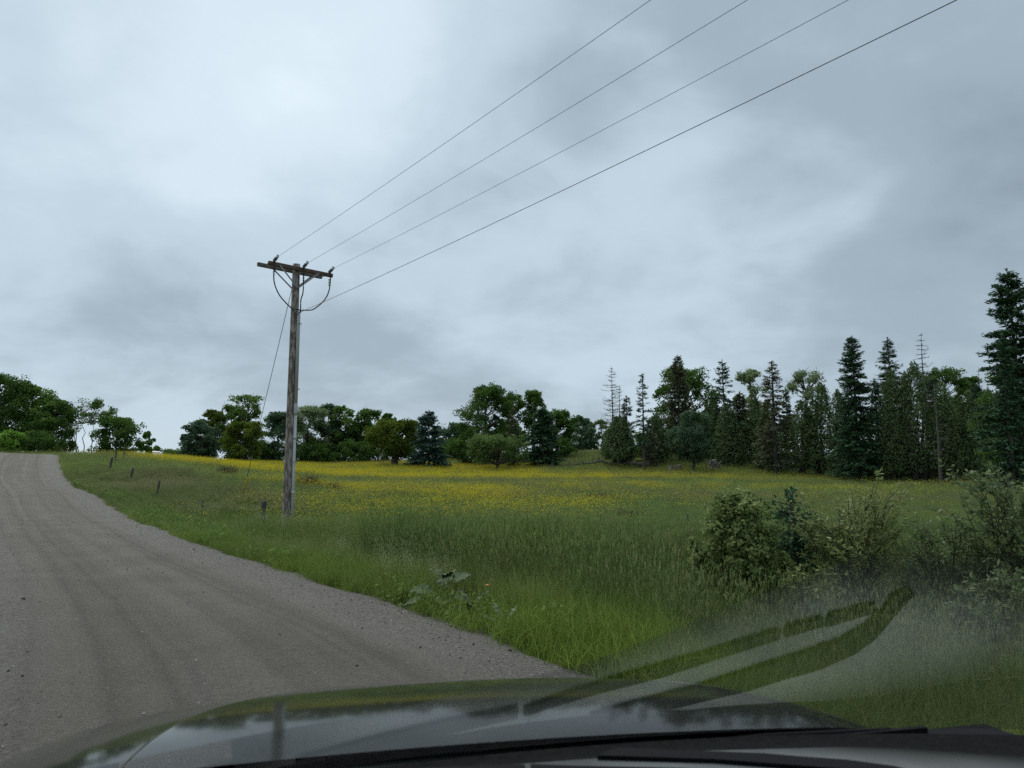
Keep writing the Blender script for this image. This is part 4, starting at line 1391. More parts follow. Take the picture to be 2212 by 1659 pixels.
GL, GM, GR = 'trees beyond the crest of the road', 'trees along the far edge of the meadow', 'conifers and trees on the right of the meadow'
B, S, C_, D = 'broad', 'spruce', 'cedar', 'dead'
TREES = [
    # beyond the crest, left
    ('broadleaf_tree', 'tall dark leafy tree cut by the left edge of the picture', 'tree', GL, -12, 80, 806, B, 120, 'leaf_dark', dict(cb=.05, n_lobe=44)),
    ('broadleaf_tree', 'dark leafy tree behind the road crest, second from the left edge', 'tree', GL, 58, 82, 830, B, 95, 'leaf_mid', dict(cb=.04, n_lobe=40)),
    ('broadleaf_tree', 'sloping dark leafy tree just left of the bare-stemmed tree', 'tree', GL, 112, 78, 866, B, 74, 'leaf_dark', dict(cb=.02, n_lobe=38)),
    ('leafy_bush', 'small bright green bush under the dark trees at the left edge', 'bush', GL, 20, 72, 926, B, 42, 'leaf_bright', dict(cb=.05, n_lobe=14, per=140, lobe=.24)),
    ('leafy_bush', 'dark low bush under the trees beside the road bend', 'bush', GL, 84, 74, 930, B, 74, 'leaf_dark', dict(cb=.02, n_lobe=18, per=150, lobe=.2)),
    ('bare_stemmed_tree', 'thin grey multi-stemmed tree with leaves only at its top', 'tree', GL, 196, 88, 861, B, 62, 'leaf_mid', dict(cb=.62, n_lobe=15, per=70, lobe=.16, stems=6, trunk_r=.15, spread=1.5, twigs=3, bark='bark_grey')),
    ('broadleaf_tree', 'dense rounded tree on the crest right of the bare-stemmed tree', 'tree', GL, 250, 80, 898, B, 82, 'leaf_dark', dict(cb=.04, n_lobe=32)),
    ('broadleaf_tree', 'small slim tree standing alone left of the white car', 'tree', GL, 314, 90, 931, B, 24, 'leaf_mid', dict(cb=.08, n_lobe=14, per=120, lobe=.24)),
    ('leafy_bush', 'low far bush directly behind the white car', 'bush', GL, 338, 150, 962, B, 34, 'leaf_mid', dict(cb=.05, n_lobe=12, per=90, lobe=.26)),
    ('leafy_bush', 'low far bush right of the white car on the skyline', 'bush', GL, 370, 150, 967, B, 46, 'leaf_mid', dict(cb=.05, n_lobe=14, per=90, lobe=.24)),
    # clump left of the pole
    ('broadleaf_tree', 'leafy tree at the left end of the clump left of the pole', 'tree', GM, 430, 95, 908, B, 66, 'leaf_blue', dict(cb=.05, n_lobe=30)),
    ('broadleaf_tree', 'yellowish tree with dead twigs at its top, left of the pole', 'tree', GM, 452, 101, 884, B, 52, 'leaf_yellow', dict(cb=.25, n_lobe=22, twigs=3)),
    ('broadleaf_tree', 'open dark tree in the middle of the clump left of the pole', 'tree', GM, 494, 101, 872, B, 54, 'leaf_mid', dict(cb=.25, n_lobe=20, open_=.25, twigs=2)),
    ('broadleaf_tree', 'tall airy tree with a spreading open top beside the guy wire', 'tree', GM, 530, 98, 851, B, 76, 'leaf_mid', dict(cb=.66, n_lobe=17, per=110, lobe=.13, open_=.2, twigs=2, trunk_r=.20)),
    ('broadleaf_tree', 'compact rounded yellow-green tree below the airy tree by the guy wire', 'tree', GM, 523, 90, 909, B, 78, 'leaf_yellow', dict(cb=.10, n_lobe=34, lobe=.16)),
    ('poplar_tree', 'slim bluish upright tree just left of the utility pole', 'tree', GM, 598, 104, 888, B, 56, 'leaf_blue', dict(cb=.05, n_lobe=28, lobe=.22)),
    ('leafy_bush', 'low dark bush between the rounded tree and the slim bluish tree', 'bush', GM, 566, 108, 950, B, 40, 'leaf_blue', dict(cb=.05, n_lobe=14, per=120, lobe=.24)),
    # row right of the pole
    ('broadleaf_tree', 'pale open-crowned tree just right of the utility pole', 'tree', GM, 664, 114, 875, B, 80, 'leaf_pale', dict(cb=.15, n_lobe=30, open_=.2, twigs=2)),
    ('broadleaf_tree', 'dark green tree second to the right of the utility pole', 'tree', GM, 706, 118, 873, B, 65, 'leaf_blue', dict(cb=.12, n_lobe=28)),
    ('broadleaf_tree', 'full green tree third to the right of the utility pole', 'tree', GM, 746, 117, 876, B, 63, 'leaf_mid', dict(cb=.15, n_lobe=28)),
    ('broadleaf_tree', 'tree with gaps in its crown, fourth right of the utility pole', 'tree', GM, 792, 117, 883, B, 68, 'leaf_dark', dict(cb=.2, n_lobe=24, open_=.15, twigs=1)),
    ('broadleaf_tree', 'thin-topped tree behind the thick-trunked yellowish maple', 'tree', GM, 836, 120, 890, B, 43, 'leaf_mid', dict(cb=.25, n_lobe=16, open_=.2, twigs=2)),
    ('leafy_bush', 'dark low bush at the foot of the trees right of the pole', 'bush', GM, 690, 112, 955, B, 70, 'leaf_dark', dict(cb=.02, n_lobe=18, per=120, lobe=.2)),
    ('leafy_bush', 'dark low bush under the tree row left of the maple', 'bush', GM, 765, 113, 950, B, 80, 'leaf_dark', dict(cb=.02, n_lobe=18, per=120, lobe=.2)),
    ('maple_tree', 'yellowish maple with a thick short trunk at the meadow edge', 'tree', GM, 852, 95, 905, B, 96, 'leaf_yellow', dict(cb=.24, n_lobe=40, trunk_r=.46, lobe=.15)),
    ('spruce_tree', 'broad bluish spruce standing alone between the maple and the big dark tree', 'tree', GM, 926, 92, 887, S, 84, 'needle_blue', dict(bare=.12, power=.58, nb=8, thick=1.5, whorl=.36)),
    ('broadleaf_tree', 'dim leafy tree behind the lone bluish spruce, left side', 'tree', GM, 890, 124, 907, B, 44, 'leaf_blue', dict(cb=.1, n_lobe=20)),
    ('broadleaf_tree', 'dim leafy tree behind the lone bluish spruce, right side', 'tree', GM, 980, 124, 912, B, 75, 'leaf_blue', dict(cb=.05, n_lobe=26)),
    ('broadleaf_tree', 'tallest big dark tree in the middle of the far tree line', 'tree', GM, 1052, 102, 829, B, 108, 'leaf_dark', dict(cb=.08, n_lobe=54, lobe=.15)),
    ('broadleaf_tree', 'green tree merging with the right side of the biggest dark tree', 'tree', GM, 1098, 104, 846, B, 60, 'leaf_mid', dict(cb=.2, n_lobe=28, twigs=1)),
    ('broadleaf_tree', 'narrow tall tree with a rounded knob of leaves on top', 'tree', GM, 1153, 103, 841, B, 46, 'leaf_dark', dict(cb=.45, n_lobe=18, lobe=.24)),
    ('apple_tree', 'small pale green tree in front of the biggest dark tree', 'tree', GM, 1075, 88, 936, B, 104, 'leaf_apple', dict(cb=.22, n_lobe=30, lobe=.14, per=150, stems=3)),
    ('spruce_tree', 'thin grey half-bare spruce behind the small pale tree', 'tree', GM, 1108, 93, 880, S, 44, 'needle_brown', dict(bare=.1, thick=.6, nb=5, droop=.2)),
    ('spruce_tree', 'dark spruce with a wide skirt at the edge of the grassy knoll', 'tree', GM, 1172, 90, 880, S, 88, 'needle', dict(bare=.03, power=.58, nb=8, thick=1.6, whorl=.36)),
    ('broadleaf_tree', 'dark leafy tree with a square top behind the skirted spruce', 'tree', GM, 1203, 112, 886, B, 75, 'leaf_dark', dict(cb=.22, n_lobe=26)),
    ('broadleaf_tree', 'far leafy tree on the skyline behind the grassy knoll', 'tree', GM, 1256, 150, 897, B, 64, 'leaf_blue', dict(cb=.12, n_lobe=30, open_=.1)),
    ('broadleaf_tree', 'thin pale far tree left of the dead conifer', 'tree', GM, 1299, 150, 905, B, 36, 'leaf_pale', dict(cb=.2, n_lobe=16, open_=.35, twigs=2)),
    # right side
    ('dead_conifer', 'tall bare dead conifer with upswept grey branches', 'dead tree', GR, 1327, 85, 792, D, 76, None, dict(bare=.22, up=.55, bark='dead_wood', whorl=.36, nb=6)),
    ('dead_conifer', 'thinner bare dead conifer close behind the tall bare one', 'dead tree', GR, 1341, 87, 832, D, 34, None, dict(bare=.2, up=.45, bark='dead_wood')),
    ('spruce_tree', 'short thin spruce right beside the bare dead conifers', 'tree', GR, 1357, 84, 856, S, 44, 'needle_brown', dict(bare=.1, nb=6)),
    ('cedar_tree', 'low dark cedar clump on several trunks under the dead conifers', 'tree', GR, 1338, 84, 902, C_, 84, 'cedar', dict(base=.16, stems=5, power=.5)),
    ('spruce_tree', 'slender sparse spruce right of the bare dead conifer', 'tree', GR, 1392, 80, 808, S, 46, 'needle', dict(bare=.28, nb=4, whorl=.58, droop=.42, thick=1.15, trunk_r=.16)),
    ('spruce_tree', 'small dark spruce at the foot of the slender sparse spruce', 'tree', GR, 1408, 83, 905, S, 42, 'needle_brown', dict(bare=.1, nb=6)),
    ('maple_tree', 'large dark maple with a conifer rising through its crown', 'tree', GR, 1482, 96, 790, B, 110, 'leaf_dark', dict(cb=.15, n_lobe=46, lobe=.15)),
    ('spruce_tree', 'brownish spruce growing up in front of the large maple', 'tree', GR, 1471, 88, 768, S, 74, 'needle_brown', dict(bare=.1, power=.6, nb=7, thick=1.1)),
    ('broadleaf_tree', 'small green tree on a slim trunk before the large maple', 'tree', GR, 1501, 78, 888, B, 78, 'leaf_blue', dict(cb=.20, n_lobe=34, lobe=.15)),
    ('spruce_tree', 'open dark spruce right of the large maple', 'tree', GR, 1569, 88, 778, S, 64, 'needle', dict(bare=.2, nb=5, whorl=.55, power=.58)),
    ('cedar_tree', 'dense dark cedar reaching the ground right of the small green tree', 'tree', GR, 1572, 83, 876, C_, 74, 'cedar', dict(base=.02, stems=2)),
    ('broadleaf_tree', 'thin pale-leaved tree between two open spruces', 'tree', GR, 1628, 96, 795, B, 62, 'leaf_pale', dict(cb=.25, n_lobe=24, open_=.3, twigs=3)),
    ('cedar_tree', 'brownish cedar behind the spruce with the thick trunk', 'tree', GR, 1636, 86, 860, C_, 70, 'cedar', dict(base=.03, stems=2)),
    ('spruce_tree', 'spruce with a bushy pointed top and a thick grey trunk', 'tree', GR, 1678, 76, 779, S, 78, 'needle_brown', dict(bare=.1, nb=6, whorl=.5, trunk_r=.30, power=.58)),
    ('spruce_tree', 'small dark pointed spruce tucked behind the thick-trunked one', 'tree', GR, 1706, 82, 838, S, 40, 'needle', dict(bare=.05, nb=7, thick=1.4)),
    ('broadleaf_tree', 'leafless-looking pale twiggy tree behind the cedar group', 'tree', GR, 1748, 88, 798, B, 70, 'leaf_pale', dict(cb=.3, n_lobe=24, open_=.55, twigs=5)),
    ('cedar_tree', 'wide dark cedar on leaning trunks, left one of the cedar pair', 'tree', GR, 1736, 77, 868, C_, 72, 'cedar', dict(base=.12, stems=3, power=.5)),
    ('cedar_tree', 'taller rounded cedar on several thick trunks, right one of the pair', 'tree', GR, 1782, 76, 830, C_, 84, 'cedar', dict(base=.10, stems=4, power=.5)),
    ('spruce_tree', 'tall dark pointed spruce with a full even cone', 'tree', GR, 1856, 67, 727, S, 104, 'needle', dict(bare=.03, nb=10, thick=1.8, whorl=.4, power=.58)),
    ('spruce_tree', 'dark spruce with a ragged pointed top between cone and dead spire', 'tree', GR, 1938, 71, 729, S, 84, 'needle', dict(bare=.05, nb=8, whorl=.45, power=.58)),
    ('dead_conifer', 'half-dead pale conifer spire with bare upturned twigs', 'dead tree', GR, 2006, 66, 718, D, 62, None, dict(bare=.52, up=.35, bark='dead_wood', nb=5, whorl=.4)),
    ('snag', 'broken bare grey trunk standing among the right cedars', 'dead tree', GR, 2030, 61, 828, D, 50, None, dict(bare=.3, up=.1, bark='dead_wood', nb=2, whorl=.7, power=.3, r=.16)),
    ('cedar_tree', 'brown-green cedar right beside the tall even spruce', 'tree', GR, 1938, 66, 800, C_, 80, 'cedar', dict(base=.10, stems=3, power=.45)),
    ('cedar_tree', 'tallest brown-green cedar behind the broken grey trunk', 'tree', GR, 1988, 65, 786, C_, 84, 'cedar', dict(base=.12, stems=4, power=.45)),
    ('cedar_tree', 'cedar right of the broken grey trunk, low branches over grass', 'tree', GR, 2046, 64, 830, C_, 84, 'cedar', dict(base=.12, stems=3, power=.45)),
    ('cedar_tree', 'lowest rightmost cedar of the group around the grey trunk', 'tree', GR, 2078, 63, 900, C_, 64, 'cedar', dict(base=.08, stems=2, power=.5)),
    ('broadleaf_tree', 'rounded leafy tree showing above the right cedars', 'tree', GR, 2054, 82, 791, B, 90, 'leaf_dark', dict(cb=.2, n_lobe=34)),
    ('broadleaf_tree', 'smaller leafy tree top between cedars and the tall right spruce', 'tree', GR, 2110, 86, 810, B, 52, 'leaf_dark', dict(cb=.2, n_lobe=24)),
    ('dead_conifer', 'tiny bare dead spire poking up left of the tall right spruce', 'dead tree', GR, 2131, 84, 797, D, 22, None, dict(bare=.5, up=.3, bark='dead_wood', nb=4)),
    ('spruce_tree', 'dark dense spruce left of the tall right spruce', 'tree', GR, 2122, 72, 828, S, 74, 'needle', dict(bare=.03, nb=8, thick=1.4, power=.6)),
    ('spruce_tree', 'tallest ragged spruce cut by the right edge of the picture', 'tree', GR, 2214, 46, 583, S, 165, 'needle', dict(bare=.04, nb=9, whorl=.50, thick=2.6, power=.55, ragged=.38, droop=.30, spray=.62, leaf=.0046)),
    ('spruce_tree', 'smaller spruce close against the tallest ragged one', 'tree', GR, 2186, 44, 724, S, 66, 'needle', dict(bare=.03, nb=8, thick=2.2, spray=.55, leaf=.0045)),
    ('broadleaf_tree', 'dark leafy tree at the foot of the tallest right spruce', 'tree', GR, 2196, 52, 792, B, 110, 'leaf_dark', dict(cb=.03, n_lobe=38, lobe=.15)),
    ('cedar_tree', 'dark cedar at the right edge of the meadow', 'tree', GR, 2168, 58, 862, C_, 90, 'cedar', dict(base=.03, stems=2)),
]
EXTRA = [
    ('cedar_tree', 'dim dark cedar filling the stand between the slender spruce and the large maple', 1420, 86, 898, 'cedar', 60, 'cedar'),
    ('spruce_tree', 'dim dark spruce filling the stand behind the thin pale-leaved tree', 1603, 90, 846, 'spruce', 66, 'needle_brown'),
    ('cedar_tree', 'dim dark cedar filling the stand left of the thick grey trunk', 1662, 80, 868, 'cedar', 66, 'cedar'),
    ('cedar_tree', 'dim dark cedar filling the stand just left of the tall even spruce', 1818, 74, 846, 'cedar', 66, 'cedar'),
    ('spruce_tree', 'dim dark spruce filling the stand between the tall even spruce and the ragged one', 1902, 70, 818, 'spruce', 70, 'needle'),
    ('spruce_tree', 'dim dark spruce filling the stand behind the tallest brown-green cedar', 1968, 70, 802, 'spruce', 66, 'needle_brown'),
    ('spruce_tree', 'dim dark spruce filling the stand behind the broken grey trunk', 2026, 70, 816, 'spruce', 66, 'needle'),
    ('cedar_tree', 'dim dark cedar filling the stand right of the rightmost low cedar', 2102, 66, 848, 'cedar', 76, 'cedar'),
    ('spruce_tree', 'dim dark spruce filling the stand left of the dark right-edge cedar', 2146, 60, 836, 'spruce', 74, 'needle'),
    ('cedar_tree', 'dim dark cedar filling the stand under the tallest right spruce', 2196, 54, 816, 'cedar', 92, 'cedar'),
    ('cedar_tree', 'dim dark cedar filling the stand between large maple and open dark spruce', 1545, 88, 862, 'cedar', 60, 'cedar'),
]
for (nm, lab, xd, d, ty, k, wd, mt) in EXTRA:
    TREES.append((nm, lab, 'tree', GR, xd, d, ty, k, wd, mt, dict(base=.05, stems=2, power=.5) if k == C_ else dict(bare=.04, nb=8, thick=1.5)))
UNDER = [(455, 99, 945, 90, 'leaf_blue', 'left of the rounded yellow-green tree'), (548, 102, 948, 70, 'leaf_dark', 'right of the rounded yellow-green tree'), (650, 116, 945, 80, 'leaf_mid', 'hugging the right side of the pole'),
         (728, 119, 930, 80, 'leaf_dark', 'below the third tree right of the pole'), (815, 119, 935, 90, 'leaf_dark', 'left of the yellowish maple trunk'), (905, 122, 945, 80, 'leaf_blue', 'between maple and lone spruce'),
         (975, 120, 948, 90, 'leaf_dark', 'right of the lone bluish spruce'), (1020, 106, 945, 100, 'leaf_dark', 'at the left foot of the biggest dark tree'), (1120, 106, 925, 90, 'leaf_dark', 'at the right foot of the biggest dark tree'),
         (1200, 108, 945, 70, 'leaf_dark', 'behind the skirted spruce'), (1420, 98, 930, 90, 'leaf_dark', 'left of the large maple'), (1530, 96, 920, 80, 'leaf_dark', 'right of the large maple'),
         (1615, 94, 915, 100, 'leaf_dark', 'between the two open spruces'), (1700, 88, 905, 90, 'leaf_dark', 'behind the thick-trunked spruce'), (1830, 80, 900, 100, 'leaf_dark', 'left of the tall even spruce'),
         (1900, 78, 880, 90, 'leaf_dark', 'right of the tall even spruce'), (2110, 78, 880, 110, 'leaf_dark', 'right of the cedar group'), (2170, 70, 900, 110, 'leaf_mid', 'below the tall right spruce')]
for (xd, d, ty, wd, mt, where) in UNDER:
    TREES.append(('leafy_bush', 'dark leafy undergrowth bush ' + where, 'bush', 'undergrowth bushes between the trees', xd, d, ty, B, wd, mt, dict(cb=.02, n_lobe=18, per=150, lobe=.2)))
for (nm, lab, cat, grp, xd, d, ty, kind, wd, mt, kw) in TREES:
    plant_tree(nm, lab, cat, grp, xd, d, ty, kind, wd, mt, **kw)

# ------------------------------------------------------------------ shrubs and plants close to the road
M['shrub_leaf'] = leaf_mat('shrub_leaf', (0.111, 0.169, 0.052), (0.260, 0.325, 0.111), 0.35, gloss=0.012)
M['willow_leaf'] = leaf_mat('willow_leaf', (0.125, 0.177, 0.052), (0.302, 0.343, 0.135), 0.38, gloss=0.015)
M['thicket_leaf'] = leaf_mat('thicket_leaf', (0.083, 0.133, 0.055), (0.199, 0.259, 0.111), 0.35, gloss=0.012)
M['burdock_leaf'] = solid('burdock_leaf', (0.030, 0.060, 0.017), 0.8, (0.058, 0.095, 0.028), 14, 0.25)
M['dock_leaf'] = solid('dock_leaf', (0.041, 0.075, 0.024), 0.5, (0.064, 0.101, 0.034), 12, 0.2)
M['thistle_leaf'] = solid('thistle_leaf', (0.060, 0.075, 0.051), 0.7, (0.096, 0.111, 0.078), 14, 0.2)
M['petiole'] = solid('petiole', (0.17, 0.20, 0.075), 0.5)
M['orange'] = solid('orange_petal', (0.62, 0.20, 0.012), 0.6)


def shrub(h, w, rng, n_stems, leaf, ratio, n_leaf, start=.25, sub=7, up=.6, erect=.5, taper=1.0):
    st, lv = Soup(), Soup()
    tips, dirs = [], []
    for _ in range(n_stems):
        a = rng.uniform(0, 6.28)
        r = w / 2 * rng.uniform(.15, 1.0)
        b = np.array([math.cos(a), math.sin(a), 0]) * rng.uniform(0, .10) * w
        hh = h * rng.uniform(.72, 1.0) * (1 - .35 * (r / (w / 2)) ** 2 * taper)
        e = np.array([math.cos(a) * r, math.sin(a) * r, hh])
        P = b + (e - b) * np.linspace(0, 1, 8)[:, None] ** np.array([[1.25, 1.25, erect + .4]])
        P[:, :2] += rng.normal(0, .012, (8, 2)) * h
        P[0, 2] = -.1
        V, Fs = tube(P, np.linspace(.011, .003, 8) * (h / 1.8), 5)
        st.add(V, Fs)
        tips.append(P)
        for _ in range(sub):
            k = rng.integers(2, 7)
            q = P[k]
            a2 = a + rng.normal(0, 1.2)
            ln = h * rng.uniform(.10, .26)
            e2 = q + np.array([math.cos(a2), math.sin(a2), up * rng.uniform(.4, 1.5)]) * ln
            p2 = limb(q, e2, rng.normal(0, .02, 3), rng, 5)
            V, Fs = tube(p2, np.linspace(.004, .0018, 5), 4)
            st.add(V, Fs)
            tips.append(p2)
    C, T = [], []
    per = max(3, n_leaf // len(tips))
    for P in tips:
        n = len(P)
        m = int(per * (1.6 if n == 8 else 1.0))
        u = rng.uniform(start if n == 8 else .1, 1.02, m)
        base = np.stack([np.interp(u, np.linspace(0, 1, n), P[:, q]) for q in range(3)], 1)
        ax = unit(P[-1] - P[-2])
        dv = unit(rng.normal(size=(m, 3)) + ax * .9)
        C.append(base + dv * leaf * .6); T.append(dv)
    C, T = np.concatenate(C), np.concatenate(T)
    m = len(C)
    N = rng.normal(0, .55, (m, 3)) + [0, 0, .9]
    Ls = leaf * rng.uniform(.6, 1.25, m)
    V, Fq = cards(C, N, Ls, Ls * ratio, T, rng)
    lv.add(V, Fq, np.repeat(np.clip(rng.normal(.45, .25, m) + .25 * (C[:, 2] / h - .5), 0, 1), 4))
    return st, lv


def plant_shrub(name, label, xd, d, top_yd, width, mt, seed, dz=0, cat='shrub', **kw):
    rng = np.random.default_rng(seed)
    loc, h = place(xd, d, top_yd, 1250)
    st, lv = shrub(h, px(width, d), rng, **kw)
    root = empty(name, loc, label, cat, 'shrubs growing out of the verge')
    obj('stems', st.mesh('stems', M['bark'], True), root)['kind'] = 'stuff'
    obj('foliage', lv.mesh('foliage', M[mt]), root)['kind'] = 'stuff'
    return root


def round_shrub():
    rng = np.random.default_rng(21)
    loc, h = place(1600, 7.9, 1056, 1250)
    tr, cr = broadleaf(h, px(178, 7.9), h * .10, rng, .046, n_lobe=48, per=230, lobe=.155, trunk_r=.030, stems=7, spread=.12, flat=.85, top_heavy=.42)
    root = empty('round_shrub', loc, 'rounded dense green shrub in tall grass, leftmost of the verge shrubs', 'shrub', 'shrubs growing out of the verge')
    obj('stems', tr.mesh('stems', M['bark'], True), root)['kind'] = 'stuff'
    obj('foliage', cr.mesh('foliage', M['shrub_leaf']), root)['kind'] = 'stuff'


round_shrub()
plant_shrub('willow_shrub', 'upright yellow-green willow with pale shoot tips, right of the small spruce', 1850, 7.5, 1036, 190, 'willow_leaf', 2, n_stems=26, leaf=.056, ratio=.38, n_leaf=7000, sub=6, up=1.1, taper=.6, start=.35)
plant_shrub('thicket_shrub', 'dark tangled shrub right of the yellow-green willow', 2050, 7.4, 1100, 210, 'thicket_leaf', 3, n_stems=30, leaf=.06, ratio=.4, n_leaf=3600, sub=7)
plant_shrub('thicket_shrub', 'tall dark shrub at the right edge of the picture', 2208, 7.0, 985, 200, 'thicket_leaf', 4, n_stems=26, leaf=.065, ratio=.42, n_leaf=5000, sub=7, taper=.4)
plant_shrub('thicket_shrub', 'low dark shrub in front of the right edge thicket', 2150, 6.0, 1230, 260, 'thicket_leaf', 5, n_stems=24, leaf=.065, ratio=.4, n_leaf=4200, sub=6)
plant_shrub('weedy_shrub', 'low leafy brush between the round shrub and the willow', 1740, 7.2, 1190, 130, 'willow_leaf', 6, n_stems=18, leaf=.06, ratio=.4, n_leaf=1500, sub=5)

rng_s = np.random.default_rng(77)
loc, hs = place(1717, 8.3, 1066, 1200)
tr, cr = conifer(hs, .75, .06, rng_s, .045, whorl=.13, nb=7, power=.8, droop=.05, spray=.17, thick=7.0, ragged=.15, trunk_r=.022)
rt = empty('spruce_sapling', loc, 'small young spruce standing against the round shrub', 'tree', 'shrubs growing out of the verge')
obj('trunk', tr.mesh('trunk', M['bark'], True), rt)
obj('crown', cr.mesh('crown', M['needle']), rt)


def big_leaf(L, W, rng, wave=.12, lobed=False, curl=.35, point=.75):
    """one broad leaf lying along +x from its stalk, with a midrib fold and a wavy rim"""
    nt_, nw = 14, 9
    t = np.linspace(0, 1, nt_)
    prof = np.sin(np.pi * np.clip(t * .96 + .04, 0, 1) ** point) ** .8
    if lobed:
        prof = prof * (1 + .38 * np.sign(np.sin(t * 26)) * .8)
    ph = rng.uniform(0, 6, 3)
    V = []
    for i, tt in enumerate(t):
        for j, s in enumerate(np.linspace(-1, 1, nw)):
            y = s * W / 2 * prof[i] * (1 + .07 * math.sin(9 * tt + ph[0] + s))
            back = -.16 * L * abs(s) ** 1.5 * (1 - tt) * (0 if lobed else 1)
            z = -curl * L * tt ** 2 + abs(s) * W * .12 * math.sin(np.pi * tt) + wave * W * .5 * s * s * math.sin(15 * tt + ph[1] + 2 * s) + .01 * math.sin(30 * tt)
            V.append((L * tt + back, y, z))
    i = np.arange(nt_ - 1)[:, None] * nw
    j = np.arange(nw - 1)[None]
    Q = np.stack([i + j, i + nw + j, i + nw + j + 1, i + j + 1], -1).reshape(-1, 4)
    return np.array(V), Q


def leafy_plant(name, label, cat, x, y, specs, mt, seed, lobed=False, point=.75, size=.80):
    rng = np.random.default_rng(seed)
    z0 = gz(x, y)
    root = empty(name, (x, y, z0), label, cat)
    for (az, tilt, r, zh, L, W) in specs:
        a = math.radians(az)
        dv = np.array([math.cos(a), math.sin(a), 0])
        p0 = (dv * r + UP * zh) * size
        s = Soup()
        V, Q = big_leaf(L, W, rng, lobed=lobed, point=point)
        tl = math.radians(tilt)
        Rx = np.array([[math.cos(tl), 0, math.sin(tl)], [0, 1, 0], [-math.sin(tl), 0, math.cos(tl)]])
        roll = rng.normal(0, .3)
        Rr = np.array([[1, 0, 0], [0, math.cos(roll), -math.sin(roll)], [0, math.sin(roll), math.cos(roll)]])
        Rz = np.array([[math.cos(a), -math.sin(a), 0], [math.sin(a), math.cos(a), 0], [0, 0, 1]])
        V = size * V @ Rr.T @ np.linalg.inv(Rx).T @ Rz.T + p0
        s.add(V, Q)
        lf = obj('leaf', s.mesh('leaf', M[mt], True), root)
        V, Fs = tube(limb(np.array([0, 0, -.03]), p0, UP * .03, rng, 5), [.012, .010, .008, .007, .006], 6)
        obj('stalk', Soup().add(V, Fs).mesh('stalk', M['petiole'], True), lf)
    return root


rg = np.random.default_rng(9)


def spots(xd, yd):
    """ground point seen at a picture position near the road"""
    r = ray(xd, yd)
    k = 3.0
    while CAMZ + r[2] * k > gz(r[0] * k, r[1] * k) + .02 and k < 40:
        k += .05
    return r[0] * k, r[1] * k


bx_, by_ = spots(965, 1318)
leafy_plant('burdock_plant', 'big burdock with broad pale green leaves at the gravel edge', 'plant', bx_, by_,
            [(-95, 12, .13, .17, .27, .25), (-150, 22, .15, .18, .27, .22), (-35, 5, .14, .20, .26, .22), (175, 15, .22, .26, .30, .22), (100, 30, .12, .36, .28, .26), (40, 28, .13, .40, .27, .25),
             (-70, 38, .06, .46, .22, .20), (-125, -8, .24, .10, .22, .20), (-60, -12, .26, .09, .22, .20), (150, 42, .06, .44, .24, .20), (5, 8, .22, .24, .25, .20), (200, 2, .30, .18, .28, .17)], 'burdock_leaf', 3)
bx_, by_ = spots(1018, 1335)
leafy_plant('thistle_plant', 'grey-green thistle with jagged leaves right beside the burdock', 'plant', bx_, by_,
            [(-100, 55, .03, .10, .26, .10), (-40, 40, .03, .08, .26, .10), (-160, 35, .04, .10, .24, .09), (30, 60, .03, .14, .28, .10), (150, 65, .03, .16, .28, .10), (-70, 15, .05, .05, .24, .10), (0, 20, .06, .06, .22, .09)], 'thistle_leaf', 4, True)
bx_, by_ = spots(1085, 1362)
leafy_plant('dock_plant', 'dock plant with smooth oval leaves right of the thistle', 'plant', bx_, by_,
            [(-90, 30, .04, .06, .24, .085), (-30, 40, .04, .08, .24, .08), (-150, 25, .05, .05, .24, .085), (40, 55, .03, .10, .26, .08), (120, 60, .03, .12, .26, .08), (180, 45, .04, .08, .25, .08), (-60, 62, .02, .12, .24, .075), (-120, 8, .08, .04, .22, .08), (-10, 12, .07, .04, .22, .08)], 'dock_leaf', 5, False, .95)
# orange hawkweed head
ox, oy = spots(1052, 1330)
oz = gz(ox, oy)
hk = empty('orange_flower', (ox, oy, oz), 'single orange flower head in the grass above the dock plant', 'flower')
hz = .32
V, Fs = tube([np.zeros(3) - UP * .03, np.array([.01, 0, hz / 2]), np.array([0, 0, hz])], .0022, 5)
obj('stem', Soup().add(V, Fs).mesh('stem', M['petiole'], True), hk)
s = Soup()
for q in range(18):
    a = q * 2.399
    r = .012 + .012 * (q % 3) / 2
    V, Fq = cards(np.array([[math.cos(a) * r, math.sin(a) * r, hz + .006]]), np.array([[math.cos(a) * .5, math.sin(a) * .5, 1.0]]), .026, .009, np.array([[math.cos(a), math.sin(a), .2]]))
    s.add(V, Fq)
obj('flower_head', s.mesh('flower_head', M['orange']), hk)


def dry_clump(xd, yd, d, wd, hd, label, seed):
    rng = np.random.default_rng(seed)
    x = d * (xd - CX) / F / CP
    w = px(wd, d)
    n = int(260 + 160 * w)
    s = Soup()
    b = np.stack([rng.normal(0, w * .24, n), rng.normal(0, w * .16, n), np.zeros(n)], 1)
    h = px(hd, d) * rng.uniform(.5, 1.1, n)
    e = b + np.stack([rng.normal(0, .10, n), rng.normal(0, .10, n), h], 1)
    side = unit(np.stack([rng.normal(size=n), rng.normal(size=n), np.zeros(n)], 1)) * .007
    V = np.stack([b - side, b + side, e], 1).reshape(-1, 3)
    s.add(V, np.arange(3 * n).reshape(n, 3), np.repeat(rng.uniform(0, 1, n), 3))
    m = n * 3
    u = rng.integers(0, n, m)
    C = b[u] + (e - b)[u] * rng.uniform(.4, 1, (m, 1)) + rng.normal(0, .04, (m, 3))
    V, Fq = cards(C, rng.normal(size=(m, 3)) + UP * .5, .06, .03, None, rng)
    s.add(V, Fq, np.repeat(rng.uniform(0, 1, m), 4))
    tag(obj('dry_weed_clump', s.mesh('dry_weed_clump', G['brown']), None, (x, d, gz(x, d))), label, 'weeds', 'brown weed clumps in the meadow', 'stuff')


